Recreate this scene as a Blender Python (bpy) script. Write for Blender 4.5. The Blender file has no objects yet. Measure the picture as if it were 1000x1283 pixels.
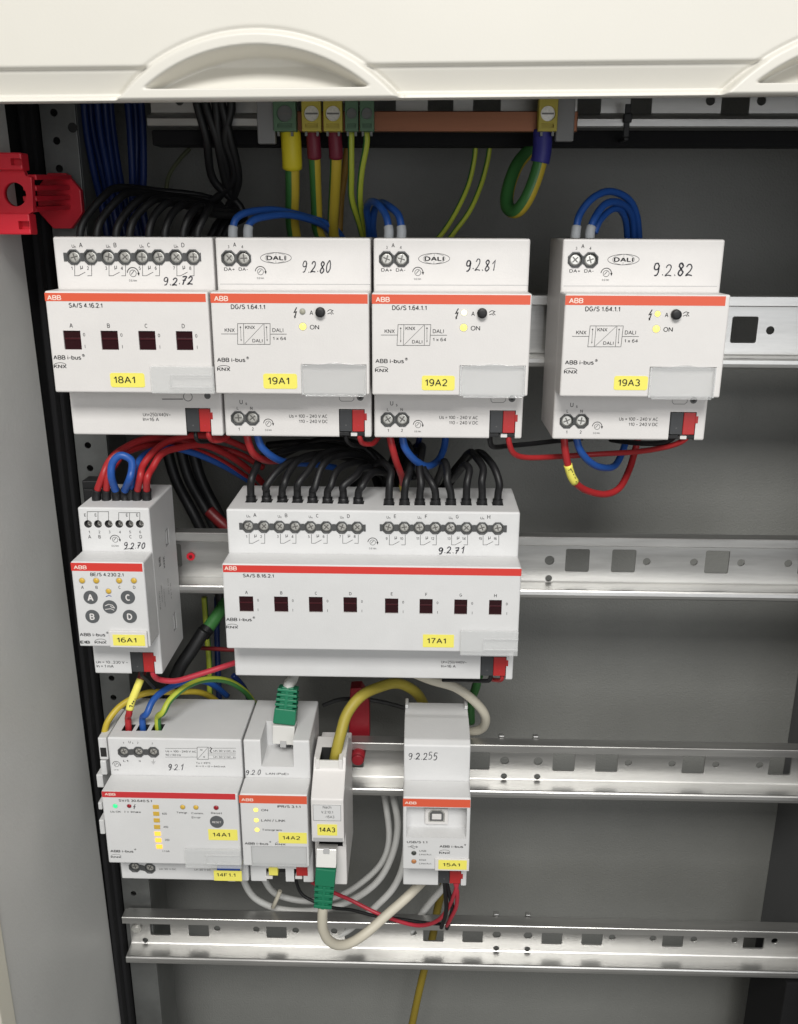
import bpy, bmesh, math, random
from mathutils import Vector, Matrix
random.seed(7)
SC = bpy.context.scene
COL = SC.collection
MM = 0.001

# ------------------------------------------------------------------ camera
CAMP = Vector((156.647, -454.171, 48.617))          # millimetres
PITCH, ROLL, YAW, FPX = -0.305, -0.004, 0.025, 1132.055
PW, PH = 1000.0, 1283.0
RM = Matrix.Rotation(YAW, 3, 'Z') @ Matrix.Rotation(PITCH, 3, 'X') @ Matrix.Rotation(ROLL, 3, 'Y')
CR, CF, CU = RM.col[0].copy(), RM.col[1].copy(), RM.col[2].copy()
cd = bpy.data.cameras.new('camera')
cam = bpy.data.objects.new('camera', cd); COL.objects.link(cam)
cd.sensor_fit = 'VERTICAL'; cd.sensor_height = 24.0
cd.lens = FPX / PH * 24.0
cd.clip_start = 0.01; cd.clip_end = 50
m4 = Matrix((( CR.x, CU.x, -CF.x, CAMP.x*MM), (CR.y, CU.y, -CF.y, CAMP.y*MM), (CR.z, CU.z, -CF.z, CAMP.z*MM), (0, 0, 0, 1)))
cam.matrix_world = m4
cd.dof.use_dof = True; cd.dof.focus_distance = 0.425; cd.dof.aperture_fstop = cd.lens / 0.7
SC.camera = cam

# ------------------------------------------------------------------ world and lamps
W = bpy.data.worlds.new('World'); SC.world = W; W.use_nodes = True
wn = W.node_tree; wn.nodes.clear()
wo = wn.nodes.new('ShaderNodeOutputWorld'); wb = wn.nodes.new('ShaderNodeBackground')
wt = wn.nodes.new('ShaderNodeTexCoord'); ws = wn.nodes.new('ShaderNodeSeparateXYZ'); wr = wn.nodes.new('ShaderNodeValToRGB')
wm = wn.nodes.new('ShaderNodeMapRange'); wm.inputs[1].default_value = -1; wm.inputs[2].default_value = 1
wn.links.new(wt.outputs['Generated'], ws.inputs[0]); wn.links.new(ws.outputs['Z'], wm.inputs[0])
wn.links.new(wm.outputs[0], wr.inputs[0]); wn.links.new(wr.outputs[0], wb.inputs[0]); wn.links.new(wb.outputs[0], wo.inputs[0])
e = wr.color_ramp.elements
e[0].position = 0.0; e[0].color = (.55, .54, .51, 1); e[1].position = 1.0; e[1].color = (.9, .86, .78, 1)
k = e.new(.42); k.color = (.55, .54, .50, 1); k = e.new(.5); k.color = (.22, .215, .20, 1); k = e.new(.62); k.color = (.36, .35, .32, 1)
wb.inputs[1].default_value = 0.42

def area(name, loc, target, sx, sy, power, col):
    l = bpy.data.lights.new(name, 'AREA'); l.shape = 'RECTANGLE'; l.size = sx; l.size_y = sy; l.energy = power; l.color = col
    o = bpy.data.objects.new(name, l); COL.objects.link(o); o.location = loc
    o.rotation_euler = (Vector(target) - Vector(loc)).to_track_quat('-Z', 'Y').to_euler()
    return o
area('ceiling_lamp', (.16, -1.32, 1.02), (.16, 0, -.15), .85, .4, 26, (1, .985, .95))
area('fill_light', (.62, -1.6, .1), (.12, 0, -.2), 1.0, 1.0, 7.5, (.95, .97, 1))  # added front fill, stands for no real window
SC.view_settings.view_transform = 'Standard'; SC.view_settings.look = 'None'
SC.view_settings.exposure = 0.0; SC.view_settings.gamma = 1.0

# ------------------------------------------------------------------ photograph pixel -> point on a real plane (mm)
def ray(px, py): return CR * ((px - PW/2) / FPX) - CU * ((py - PH/2) / FPX) + CF
def at(px, py, Y):
    d = ray(px, py); return CAMP + d * ((Y - CAMP.y) / d.y)
def atX(px, py, X):
    d = ray(px, py); return CAMP + d * ((X - CAMP.x) / d.x)
def atZ(px, py, Z):
    d = ray(px, py); return CAMP + d * ((Z - CAMP.z) / d.z)

# ------------------------------------------------------------------ materials
MATS = {}
def mat(name, col, rough=.5, metal=0, bump=0, bscale=300, var=0, vscale=40, emit=None, estr=1, alpha=1, trans=0, coat=0, streak=False, ior=1.45):
    if name in MATS: return MATS[name]
    m = bpy.data.materials.new(name); m.use_nodes = True; nt = m.node_tree
    b = nt.nodes['Principled BSDF']; b.inputs['Base Color'].default_value = (*col, 1)
    b.inputs['Roughness'].default_value = rough; b.inputs['Metallic'].default_value = metal
    b.inputs['Alpha'].default_value = alpha; b.inputs['Transmission Weight'].default_value = trans
    b.inputs['Coat Weight'].default_value = coat; b.inputs['IOR'].default_value = ior
    if emit: b.inputs['Emission Color'].default_value = (*emit, 1); b.inputs['Emission Strength'].default_value = estr
    if bump or var or streak:
        tc = nt.nodes.new('ShaderNodeTexCoord')
    if bump:
        n = nt.nodes.new('ShaderNodeTexNoise'); n.inputs['Scale'].default_value = bscale; n.inputs['Detail'].default_value = 3
        bp = nt.nodes.new('ShaderNodeBump'); bp.inputs['Strength'].default_value = bump; bp.inputs['Distance'].default_value = .0004
        nt.links.new(tc.outputs['Object'], n.inputs['Vector']); nt.links.new(n.outputs[0], bp.inputs['Height']); nt.links.new(bp.outputs[0], b.inputs['Normal'])
    if var:
        n2 = nt.nodes.new('ShaderNodeTexNoise'); n2.inputs['Scale'].default_value = vscale; n2.inputs['Detail'].default_value = 6; n2.inputs['Roughness'].default_value = .65
        src = tc.outputs['Object']
        if streak:
            mp = nt.nodes.new('ShaderNodeMapping'); mp.inputs['Scale'].default_value = (.12, 1, 1.4); nt.links.new(src, mp.inputs[0]); src = mp.outputs[0]
        nt.links.new(src, n2.inputs['Vector'])
        r = nt.nodes.new('ShaderNodeValToRGB'); r.color_ramp.elements[0].position = .3; r.color_ramp.elements[1].position = .7
        r.color_ramp.elements[0].color = (*[c*(1-var) for c in col], 1); r.color_ramp.elements[1].color = (*[min(1, c*(1+var*.6)) for c in col], 1)
        nt.links.new(n2.outputs[0], r.inputs[0]); nt.links.new(r.outputs[0], b.inputs['Base Color'])
        r2 = nt.nodes.new('ShaderNodeMapRange'); r2.inputs[3].default_value = max(.05, rough-.1); r2.inputs[4].default_value = min(1, rough+.1)
        nt.links.new(n2.outputs[0], r2.inputs[0]); nt.links.new(r2.outputs[0], b.inputs['Roughness'])
    MATS[name] = m; return m
WHITE = mat('housing_plastic', (.70, .68, .665), .42, bump=.14, bscale=1300, var=.045, vscale=30)
WHITE2 = mat('housing_plastic_cool', (.66, .66, .66), .45, bump=.14, bscale=1300, var=.045, vscale=30)
PANEL = mat('back_panel_paint', (.20, .202, .19), .55, bump=.9, bscale=850, var=.10, vscale=9)
SIDE = mat('side_wall_paint', (.70, .70, .68), .45, bump=.3, bscale=700, var=.07, vscale=7)
CREAM = mat('cover_plastic', (.66, .64, .585), .4, bump=.06, bscale=900, var=.02, vscale=10)
FRAME = mat('frame_cream', (.82, .79, .68), .5, bump=.1)
BLACK = mat('black_plastic', (.012, .012, .013), .5)
RUBBER = mat('gasket_rubber', (.008, .008, .009), .95, bump=.2, bscale=300)
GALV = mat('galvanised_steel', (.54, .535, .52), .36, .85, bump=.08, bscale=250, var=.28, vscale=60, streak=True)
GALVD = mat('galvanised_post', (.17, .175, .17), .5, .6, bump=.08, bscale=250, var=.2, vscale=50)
STEEL = mat('screw_steel', (.66, .65, .61), .36, .65, var=.2, vscale=900)
DSTEEL = mat('screw_groove', (.17, .165, .155), .5, .6)
TERM = mat('terminal_plastic', (.075, .077, .078), .45)
INK = mat('printed_ink', (.012, .012, .013), .6)
INKG = mat('printed_grey', (.11, .11, .11), .6)
PEN = mat('marker_pen', (.02, .02, .028), .5)
ORANGE = mat('orange_stripe', (.68, .105, .05), .45)
REDSTR = mat('red_stripe', (.55, .035, .04), .45)
REDOR = mat('scarlet_stripe', (.63, .045, .035), .45)
LOGO = mat('logo_white', (.83, .70, .62), .5)
YEL = mat('yellow_sticker', (.86, .78, .14), .5)
DARKRED = mat('smoked_red_window', (.022, .003, .005), .25)
DARKRED2 = mat('dark_red_slider', (.05, .006, .010), .3)
CLEAR = mat('clear_plastic', (.78, .79, .79), .08, alpha=.30, coat=.3)
CLEAR2 = mat('clear_window', (.72, .73, .73), .10, alpha=.28, coat=.5)
BUSB = mat('terminal_dark_grey', (.045, .047, .05), .45)
BUSR = mat('terminal_red', (.42, .025, .025), .4)
RED = mat('red_insulation', (.38, .022, .025), .42)
DRED = mat('dark_red_insulation', (.15, .012, .014), .42)
PINK = mat('red_bus_wire', (.45, .03, .05), .42)
BLUE = mat('blue_insulation', (.018, .085, .34), .4)
DBLUE = mat('dark_blue_insulation', (.004, .016, .085), .42)
BLK = mat('black_insulation', (.008, .008, .009), .48)
YELW = mat('yellow_insulation', (.52, .39, .04), .42)
GRNW = mat('green_insulation', (.045, .17, .045), .42)
LIME = mat('yellow_green_insulation', (.42, .48, .05), .42)
GREY = mat('grey_ferrule', (.36, .38, .40), .5)
CABLE = mat('cream_cable_jacket', (.60, .56, .46), .5, bump=.05)
CABLEG = mat('grey_cable_jacket', (.58, .58, .56), .5)
YCAB = mat('yellow_cable_jacket', (.38, .31, .045), .5, var=.05, vscale=300)
BOOT = mat('green_boot', (.010, .17, .085), .45)
PLUG = mat('plug_shield', (.80, .79, .76), .3, .2)
COPPER = mat('copper_bar', (.23, .10, .058), .42, .85, var=.15, vscale=120, streak=True)
TGRN = mat('green_terminal', (.09, .17, .10), .5)
TYEL = mat('yellow_terminal', (.48, .40, .06), .5)
REDP = mat('red_bracket_plastic', (.62, .018, .035), .4)
REDSHADE = mat('shaded_red_plastic', (.26, .010, .018), .45)  # red bracket plastic with shade put into its colour
MAROON = mat('maroon_sleeve', (.16, .012, .03), .5)
NAVY = mat('navy_sleeve', (.03, .03, .22), .5)
YSLV = mat('yellow_sleeve', (.66, .55, .02), .5)
HOLD = mat('grey_holder', (.22, .22, .22), .5)
BTN = mat('grey_button', (.10, .105, .11), .45)
LEDON = mat('led_yellow_lit', (.35, .28, .05), .3, emit=(1, .82, .20), estr=1.35)
LEDWH = mat('led_warm_lit', (1, .9, .6), .3, emit=(1, .90, .5), estr=1.7)
LEDOR = mat('led_orange_lit', (.30, .12, .01), .3, emit=(1, .50, .06), estr=1.5)
LEDGR = mat('led_green_lit', (.01, .20, .06), .3, emit=(.05, .90, .30), estr=1.1)
LEDOFF = mat('led_grey_off', (.36, .35, .28), .3)
LEDAMB = mat('led_amber_off', (.62, .40, .06), .25)
LEDRED = mat('led_red_off', (.28, .012, .02), .25)
LEDBLK = mat('led_dark_off', (.05, .055, .05), .25)
LEDBRN = mat('led_brown', (.45, .19, .07), .3)
NOTCH = mat('mid_grey_plastic', (.42, .42, .42), .5)  # even mid grey for lamp rings, latches, bands and notch faces
DARK = mat('slot_dark', (.02, .02, .02), .7)
BLUEP = mat('blue_plastic', (.02, .06, .30), .5)

# ------------------------------------------------------------------ mesh builder (all in millimetres, local)
_font = {}
def arc(cx, cy, rx, ry, a0, a1, n=10):
    return [(cx+rx*math.cos(math.radians(a0+(a1-a0)*i/n)), cy+ry*math.sin(math.radians(a0+(a1-a0)*i/n))) for i in range(n+1)]
# single-stroke lettering: width, strokes; capitals are 7 high, small letters 5
LETTER = {
 'A': (5, [[(0,0),(2.5,7),(5,0)],[(.9,2.3),(4.1,2.3)]]),
 'B': (4.4, [[(0,0),(0,7),(2.4,7)]+arc(2.4,5.3,1.7,1.7,90,-90,8)+[(0,3.6)],[(2.4,3.6)]+arc(2.5,1.8,1.9,1.8,90,-90,8)+[(0,0)]]),
 'C': (5, [arc(2.7,3.5,2.6,3.6,50,310,14)]), 'D': (4.8, [[(0,0),(0,7),(1.8,7)]+arc(1.8,3.5,3,3.5,90,-90,10)+[(0,0)]]),
 'E': (4, [[(4,7),(0,7),(0,0),(4,0)],[(0,3.6),(3.6,3.6)]]), 'F': (3.8, [[(3.8,7),(0,7),(0,0)],[(0,3.5),(3.3,3.5)]]),
 'G': (5.2, [arc(2.7,3.5,2.6,3.6,50,350,14)+[(5.2,3.2),(3,3.2)]]), 'H': (4.6, [[(0,0),(0,7)],[(4.6,0),(4.6,7)],[(0,3.6),(4.6,3.6)]]),
 'I': (.2, [[(.1,0),(.1,7)]]), 'K': (4.4, [[(0,0),(0,7)],[(4.2,7),(.2,2.9)],[(1.6,4.2),(4.4,0)]]), 'L': (3.6, [[(0,7),(0,0),(3.6,0)]]),
 'M': (5.6, [[(0,0),(0,7),(2.8,.6),(5.6,7),(5.6,0)]]), 'N': (4.6, [[(0,0),(0,7),(4.6,0),(4.6,7)]]), 'O': (5.4, [arc(2.7,3.5,2.7,3.6,0,360,20)]),
 'P': (4.2, [[(0,0),(0,7),(2.3,7)]+arc(2.3,5.2,1.9,1.8,90,-90,8)+[(0,3.4)]]), 'R': (4.4, [[(0,0),(0,7),(2.4,7)]+arc(2.4,5.2,1.9,1.8,90,-90,8)+[(0,3.4)],[(2.4,3.4),(4.3,0)]]),
 'S': (4.4, [arc(2.2,5.3,2,1.75,30,200,8)+arc(2.2,1.8,2.1,1.85,75,-160,10)]), 'T': (4.6, [[(0,7),(4.6,7)],[(2.3,7),(2.3,0)]]),
 'U': (4.6, [[(0,7),(0,2.3)]+arc(2.3,2.3,2.3,2.4,180,360,10)+[(4.6,7)]]), 'V': (4.8, [[(0,7),(2.4,0),(4.8,7)]]), 'X': (4.8, [[(.2,0),(4.6,7)],[(.2,7),(4.6,0)]]),
 'Z': (4.4, [[(0,7),(4.4,7),(0,0),(4.4,0)]]),
 '0': (4, [arc(2,3.5,2,3.6,0,360,18)]), '1': (2.4, [[(0,5.2),(1.1,5.5),(1.9,7),(1.9,0)]]),
 '2': (4, [arc(2,5,1.9,2.1,165,-30,9)+[(.1,0),(4.1,0)]]), '3': (4, [arc(1.9,5.3,1.7,1.8,150,-90,8),[(1.9,3.6)]+arc(1.9,1.75,2,1.85,80,-150,9)]),
 '4': (4.2, [[(3.1,0),(3.1,7),(0,1.9),(4.2,1.9)]]), '5': (4, [[(3.7,7),(.8,7),(.4,3.6)]+arc(1.9,2.2,2,2.3,110,-150,10)]),
 '6': (4, [arc(2.4,3.5,2.3,3.6,60,180,8)+[(.1,2.2)],arc(2,2.15,1.9,2.2,0,360,14)]), '7': (4, [[(0,7),(4,7),(2.2,3.6),(1.4,0)]]),
 '8': (4, [arc(2,5.3,1.7,1.75,0,360,14),arc(2,1.8,2,1.85,0,360,14)]), '9': (4, [arc(2,4.85,1.9,2.2,0,360,14),arc(1.6,3.5,2.3,3.6,0,-120,8)]),
 'a': (3.6, [[(.3,4.2)]+arc(1.8,3.6,1.5,1.4,150,0,6)+[(3.4,0)],arc(1.7,1.5,1.6,1.45,0,360,12)]), 'b': (3.8, [[(0,0),(0,7)],arc(1.9,2.5,1.8,2.5,0,360,12)]),
 'c': (3.6, [arc(1.9,2.5,1.8,2.5,50,310,10)]), 'd': (3.8, [[(3.8,0),(3.8,7)],arc(1.9,2.5,1.8,2.5,0,360,12)]), 'e': (3.8, [[(.1,2.6),(3.7,2.6)]+arc(1.9,2.5,1.8,2.5,5,310,12)]),
 'f': (2.2, [[(.8,0),(.8,5.6)]+arc(1.9,5.7,1.1,1.2,180,90,4),[(0,4.8),(2.1,4.8)]]), 'g': (3.8, [arc(1.9,2.5,1.8,2.5,0,360,12),[(3.8,5),(3.8,-.4)]+arc(1.9,-.4,1.9,1.6,0,-150,6)]),
 'h': (3.6, [[(0,0),(0,7)],[(0,3)]+arc(1.8,3.1,1.7,1.9,170,0,6)+[(3.5,0)]]), 'i': (.4, [[(.2,0),(.2,5)],[(.2,6.2),(.2,7)]]), 'l': (.3, [[(.1,0),(.1,7)]]),
 'k': (3.6, [[(0,0),(0,7)],[(3.3,5),(.2,2)],[(1.4,3),(3.6,0)]]), 'm': (5.8, [[(0,0),(0,5)],[(0,3.4)]+arc(1.45,3.5,1.45,1.5,170,0,6)+[(2.9,0)],[(2.9,3.4)]+arc(4.35,3.5,1.45,1.5,170,0,6)+[(5.8,0)]]),
 'n': (3.5, [[(0,0),(0,5)],[(0,3.2)]+arc(1.75,3.2,1.7,1.8,170,0,6)+[(3.5,0)]]), 'o': (3.8, [arc(1.9,2.5,1.8,2.5,0,360,14)]), 'r': (2.2, [[(0,0),(0,5)],[(0,3.4),(.8,4.7),(2.2,4.9)]]),
 's': (3.2, [arc(1.6,3.75,1.4,1.25,30,200,6)+arc(1.6,1.25,1.5,1.3,75,-160,7)]), 't': (2.2, [[(.9,6.4),(.9,1)]+arc(1.8,1,.9,1,180,280,4),[(0,4.8),(2.1,4.8)]]),
 'u': (3.5, [[(0,5),(0,1.8)]+arc(1.75,1.8,1.75,1.8,180,340,6),[(3.5,5),(3.5,0)]]), 'v': (3.4, [[(0,5),(1.7,0),(3.4,5)]]), 'x': (3.4, [[(0,0),(3.4,5)],[(0,5),(3.4,0)]]),
 'y': (3.4, [[(0,5),(1.8,.2)],[(3.4,5),(1.3,-1.6),(.4,-1.8)]]), 'z': (3.2, [[(0,5),(3.2,5),(0,0),(3.2,0)]]), 'j': (1, [[(.7,5),(.7,-1),(0,-1.8)],[(.7,6.2),(.7,7)]]), 'q': (3.8, [[(3.8,-2),(3.8,5)],arc(1.9,2.5,1.8,2.5,0,360,12)]),
 'w': (5, [[(0,5),(1.3,0),(2.5,4.6),(3.7,0),(5,5)]]), 'p': (3.8, [[(0,-2),(0,5)],arc(1.9,2.5,1.8,2.5,0,360,12)]),
 '\u00b5': (3.7, [[(0,-2),(0,5)],[(0,1.8)]+arc(1.75,1.8,1.75,1.8,180,340,6),[(3.5,5),(3.5,0)]]),
 '.': (.5, [[(.25,-.1),(.25,.9)]]), ',': (.5, [[(.4,.8),(.1,-.9)]]), '-': (2.2, [[(0,2.8),(2.2,2.8)]]), '\u2013': (3.6, [[(0,2.8),(3.6,2.8)]]), '~': (3.6, [[(0,2.5),(.9,3.3),(2.6,2.4),(3.6,3.3)]]),
 '+': (3.8, [[(0,3),(3.8,3)],[(1.9,1.1),(1.9,4.9)]]), '=': (3.8, [[(0,2.2),(3.8,2.2)],[(0,4.2),(3.8,4.2)]]), '/': (2.6, [[(0,-.4),(2.6,7.2)]]), '>': (3.4, [[(0,.8),(3.4,3),(0,5.2)]]),
 '(': (1.6, [arc(2.6,2.8,2.4,4.6,130,230,6)]), ')': (1.6, [arc(-1,2.8,2.4,4.6,50,-50,6)]), ':': (.5, [[(.25,0),(.25,.9)],[(.25,3.9),(.25,4.8)]]),
 '^': (3, [[(0,4),(1.5,7),(3,4)]]), '\u00b0': (1.8, [arc(.9,6,.9,1,0,360,10)]),
 '\u00ae': (7, [arc(3.5,3.5,3.5,3.5,0,360,18),[(2.4,1.6),(2.4,5.4),(3.8,5.4)]+arc(3.8,4.5,.9,.9,90,-90,5)+[(2.4,3.6)],[(3.6,3.6),(4.8,1.6)]]),
}
def ribbon2(P, w):
    P = [Vector(p) for p in P]; P = [p for i, p in enumerate(P) if i == 0 or (p-P[i-1]).length > 1e-4]
    closed = len(P) > 3 and (P[0]-P[-1]).length < 1e-3
    if closed: P = P[:-1]
    n = len(P); v = []
    for i in range(n):
        a = P[i-1] if (i or closed) else None; b = P[(i+1) % n] if (i < n-1 or closed) else None
        d1 = (P[i]-a).normalized() if a is not None else (b-P[i]).normalized(); d2 = (b-P[i]).normalized() if b is not None else d1
        n1 = Vector((-d1.y, d1.x)); n2 = Vector((-d2.y, d2.x)); nn = n1+n2; nn = nn.normalized() if nn.length > 1e-3 else n1
        o = nn*(w/2/max(.5, nn.dot(n1))); v += [P[i]-o, P[i]+o]
    return v, [(2*i, 2*((i+1) % n), 2*((i+1) % n)+1, 2*i+1) for i in range(n if closed else n-1)]
def split_sharp(st):
    out = [[Vector(st[0])]]
    for i in range(1, len(st)):
        p = Vector(st[i]); out[-1].append(p)
        if i < len(st)-1:
            a, b = p-Vector(st[i-1]), Vector(st[i+1])-p
            if a.length > 1e-4 and b.length > 1e-4 and a.angle(b) > 1.45: out.append([p])
    return out
def glyphs(s, bold):
    k = (s, bold)
    if k not in _font:
        w = 1.05 if bold < .012 else (1.3 if bold < .025 else 1.6)
        x = 0; vs = []; fs = []; lift = []
        for ch in s:
            if ch == ' ': x += 2.4; continue
            adv, strokes = LETTER[ch]
            for q, st in enumerate([t for st in strokes for t in split_sharp(st)]):
                v, f = ribbon2([(px+x, py) for px, py in st], w); n = len(vs)
                vs += v; fs += [tuple(n+a for a in t) for t in f]; lift += [q*.012]*len(v)
            x += adv+1.15+w*.45
        _font[k] = (vs, fs, lift, min(v.x for v in vs), max(v.x for v in vs), min(v.y for v in vs), max(v.y for v in vs))
    return _font[k]
STROKES = {
 '9': [[(.8,.75),(.6,.98),(.25,.95),(.12,.7),(.3,.5),(.65,.55),(.8,.8),(.78,.4),(.6,.08),(.25,.02)]],
 '2': [[(.1,.75),(.3,.97),(.65,.95),(.78,.7),(.55,.4),(.1,.05),(.45,.1),(.95,.04)]],
 '7': [[(.08,.92),(.8,.95),(.5,.45),(.32,0)],[(.2,.5),(.8,.52)]],
 '8': [[(.7,.85),(.45,.99),(.2,.8),(.5,.52),(.82,.25),(.5,.01),(.18,.2),(.45,.5),(.75,.78),(.6,.97)]],
 '0': [[(.5,.98),(.2,.7),(.15,.3),(.4,.02),(.75,.2),(.85,.6),(.7,.93),(.45,.98)]],
 '1': [[(.25,.65),(.65,.98),(.6,0)]],
 '5': [[(.85,.96),(.3,.95),(.2,.55),(.6,.6),(.8,.3),(.55,.03),(.1,.05)]],
 '.': [[(.35,.1),(.6,.14)]], '-': [[(.2,.45),(.8,.5)]]}
class MB:
    def __init__(s): s.bm = bmesh.new(); s.mats = []
    def mi(s, m):
        if m not in s.mats: s.mats.append(m)
        return s.mats.index(m)
    def faces(s, vs, fs, m, smooth=False):
        bv = [s.bm.verts.new(v) for v in vs]; i = s.mi(m); out = []
        for f in fs:
            try: q = s.bm.faces.new([bv[a] for a in f])
            except ValueError: continue
            q.material_index = i; q.smooth = smooth; out.append(q)
        return out
    def bevel(s, fs, w, seg=2):
        es = set(); 
        for f in fs: es.update(f.edges)
        bmesh.ops.bevel(s.bm, geom=list(es), offset=w, segments=seg, profile=.5, affect='EDGES', clamp_overlap=True)
    def box(s, x0, x1, y0, y1, z0, z1, m, bev=0, seg=2):
        v = [(x0,y0,z0),(x1,y0,z0),(x1,y1,z0),(x0,y1,z0),(x0,y0,z1),(x1,y0,z1),(x1,y1,z1),(x0,y1,z1)]
        f = s.faces(v, [(0,3,2,1),(4,5,6,7),(0,1,5,4),(1,2,6,5),(2,3,7,6),(3,0,4,7)], m)
        if bev: s.bevel(f, bev, seg)
        return s
    def prism(s, poly, a0, a1, m, axis='y', bev=0, seg=2):
        # poly in (x,z) extruded in y, or in (y,z) extruded in x
        area = sum(poly[i][0]*poly[(i+1)%len(poly)][1]-poly[(i+1)%len(poly)][0]*poly[i][1] for i in range(len(poly)))
        if area < 0: poly = poly[::-1]
        n = len(poly); lo, hi = min(a0, a1), max(a0, a1)
        if axis == 'y':
            v = [(x, lo, z) for x, z in poly] + [(x, hi, z) for x, z in poly]
            fs = [tuple(range(n)), tuple(range(2*n-1, n-1, -1))] + [(i, i+n, (i+1) % n + n, (i+1) % n) for i in range(n)]
        else:
            v = [(lo, y, z) for y, z in poly] + [(hi, y, z) for y, z in poly]
            fs = [tuple(range(n-1, -1, -1)), tuple(range(n, 2*n))] + [(i, (i+1) % n, (i+1) % n + n, i+n) for i in range(n)]
        f = s.faces(v, fs, m)
        if bev: s.bevel(f, bev, seg)
        return s
    def cyl(s, x, z, y0, y1, r, m, n=24, r1=None):
        r1 = r if r1 is None else r1
        v = [(x+r*math.cos(6.2832*i/n), y0, z+r*math.sin(6.2832*i/n)) for i in range(n)] + [(x+r1*math.cos(6.2832*i/n), y1, z+r1*math.sin(6.2832*i/n)) for i in range(n)]
        s.faces(v, [tuple(range(n)), tuple(range(2*n-1, n-1, -1))], m)
        s.faces(v, [(i, i+n, (i+1) % n+n, (i+1) % n) for i in range(n)], m, True); bmesh.ops.remove_doubles(s.bm, verts=s.bm.verts, dist=1e-5)
        return s
    def dome(s, x, z, y, r, h, m, n=20):
        v = [(x, y-h, z)]; fs = []
        for k in (1, 2, 3):
            a = k*math.pi/6
            for i in range(n):
                t = 6.2832*i/n; v.append((x+r*math.sin(a)*math.cos(t), y-h*math.cos(a), z+r*math.sin(a)*math.sin(t)))
        for i in range(n): fs.append((0, 1+i, 1+(i+1) % n))
        for k in range(2):
            for i in range(n):
                a = 1+k*n; fs.append((a+i, a+n+i, a+n+(i+1) % n, a+(i+1) % n))
        s.faces(v, fs, m, True); return s
    def ring(s, x, z, y, r0, r1, m, n=28, a0=0, a1=360):
        full = a1-a0 >= 360; v = []; k = n if full else n+1
        for i in range(k):
            t = math.radians(a0+(a1-a0)*i/n); v += [(x+r0*math.cos(t), y, z+r0*math.sin(t)), (x+r1*math.cos(t), y, z+r1*math.sin(t))]
        fs = [(2*i, 2*i+1, 2*((i+1) % k)+1, 2*((i+1) % k)) for i in range(n)]
        s.faces(v, [f[::-1] for f in fs], m); return s
    def ribbon(s, pts, y, w, m, closed=False):
        P = [Vector(p) for p in pts]; n = len(P); v = []
        for i in range(n):
            a = P[i-1] if (i > 0 or closed) else None; b = P[(i+1) % n] if (i < n-1 or closed) else None
            d1 = (P[i]-a).normalized() if a is not None else None; d2 = (b-P[i]).normalized() if b is not None else None
            d1 = d1 or d2; d2 = d2 or d1
            n1 = Vector((-d1.y, d1.x)); n2 = Vector((-d2.y, d2.x)); nn = n1+n2
            nn = nn.normalized() if nn.length > 1e-4 else n1
            c = max(.45, nn.dot(n1)); o = nn*(w/2/c)
            v += [(P[i].x+o.x, y, P[i].y+o.y), (P[i].x-o.x, y, P[i].y-o.y)]
        fs = [(2*i, 2*i+1, 2*((i+1) % n)+1, 2*((i+1) % n)) for i in range(n if closed else n-1)]
        s.faces(v, fs, m); return s
    def quad(s, x0, x1, y, z0, z1, m):
        s.faces([(x0,y,z0),(x1,y,z0),(x1,y,z1),(x0,y,z1)], [(0,1,2,3)], m); return s
    def glyph(s, txt, M, m, w=None, h=1, bold=0, cap=None):
        vs, fs, lift, x0, x1, y0, y1 = glyphs(txt, bold)
        hh = (y1-y0) if cap is None else cap
        sy = h/hh; sx = (w/(x1-x0)) if w else sy
        v = [M @ Vector(((p.x-(x0+x1)/2)*sx, (p.y-(y0+y1)/2 if cap is None else p.y-cap/2)*sy, q)) for p, q in zip(vs, lift)]
        s.faces(v, fs, m); return s
    def text(s, txt, x, z, y, m, w=None, h=1, bold=0):
        return s.glyph(txt, Matrix(((1,0,0,x),(0,0,-1,y),(0,1,0,z),(0,0,0,1))), m, w, h, bold)
    def build(s, name, parent=None, cut=None, deco=None, loc=None):
        bmesh.ops.recalc_face_normals(s.bm, faces=s.bm.faces) if cut is not None else None
        for v in s.bm.verts: v.co *= MM
        me = bpy.data.meshes.new(name); s.bm.to_mesh(me); s.bm.free()
        for m in s.mats: me.materials.append(m)
        if cut is not None:
            me = boolean(me, cut)
        if deco is not None:
            for v in deco.bm.verts: v.co *= MM
            dm = bpy.data.meshes.new('d'); deco.bm.to_mesh(dm)
            base = len(me.materials)
            for m in deco.mats: me.materials.append(m)
            b2 = bmesh.new(); b2.from_mesh(me); n0 = len(b2.faces); b2.from_mesh(dm); b2.faces.ensure_lookup_table()
            for f in b2.faces[n0:]: f.material_index += base
            b2.to_mesh(me); b2.free(); bpy.data.meshes.remove(dm); deco.bm.free()
        me.name = name
        return put(name, me, parent, loc)
def boolean(me, cut):
    bmesh.ops.recalc_face_normals(cut.bm, faces=cut.bm.faces)
    for v in cut.bm.verts: v.co *= MM
    cm = bpy.data.meshes.new('c'); cut.bm.to_mesh(cm); cut.bm.free()
    n0 = len(me.materials)
    for m in cut.mats: me.materials.append(m)
    for m in me.materials: cm.materials.append(m)
    for p in cm.polygons: p.material_index += n0
    a = bpy.data.objects.new('a', me); c = bpy.data.objects.new('c', cm)
    # scale up for numerical safety
    for q in (me, cm): q.transform(Matrix.Scale(100, 4))
    COL.objects.link(a); COL.objects.link(c)
    md = a.modifiers.new('b', 'BOOLEAN'); md.operation = 'DIFFERENCE'; md.object = c; md.solver = 'EXACT'; md.use_self = True
    bpy.context.view_layer.update()
    dg = bpy.context.evaluated_depsgraph_get()
    out = bpy.data.meshes.new_from_object(a.evaluated_get(dg))
    bpy.data.objects.remove(a); bpy.data.objects.remove(c)
    out.transform(Matrix.Scale(.01, 4))
    return out
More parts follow.
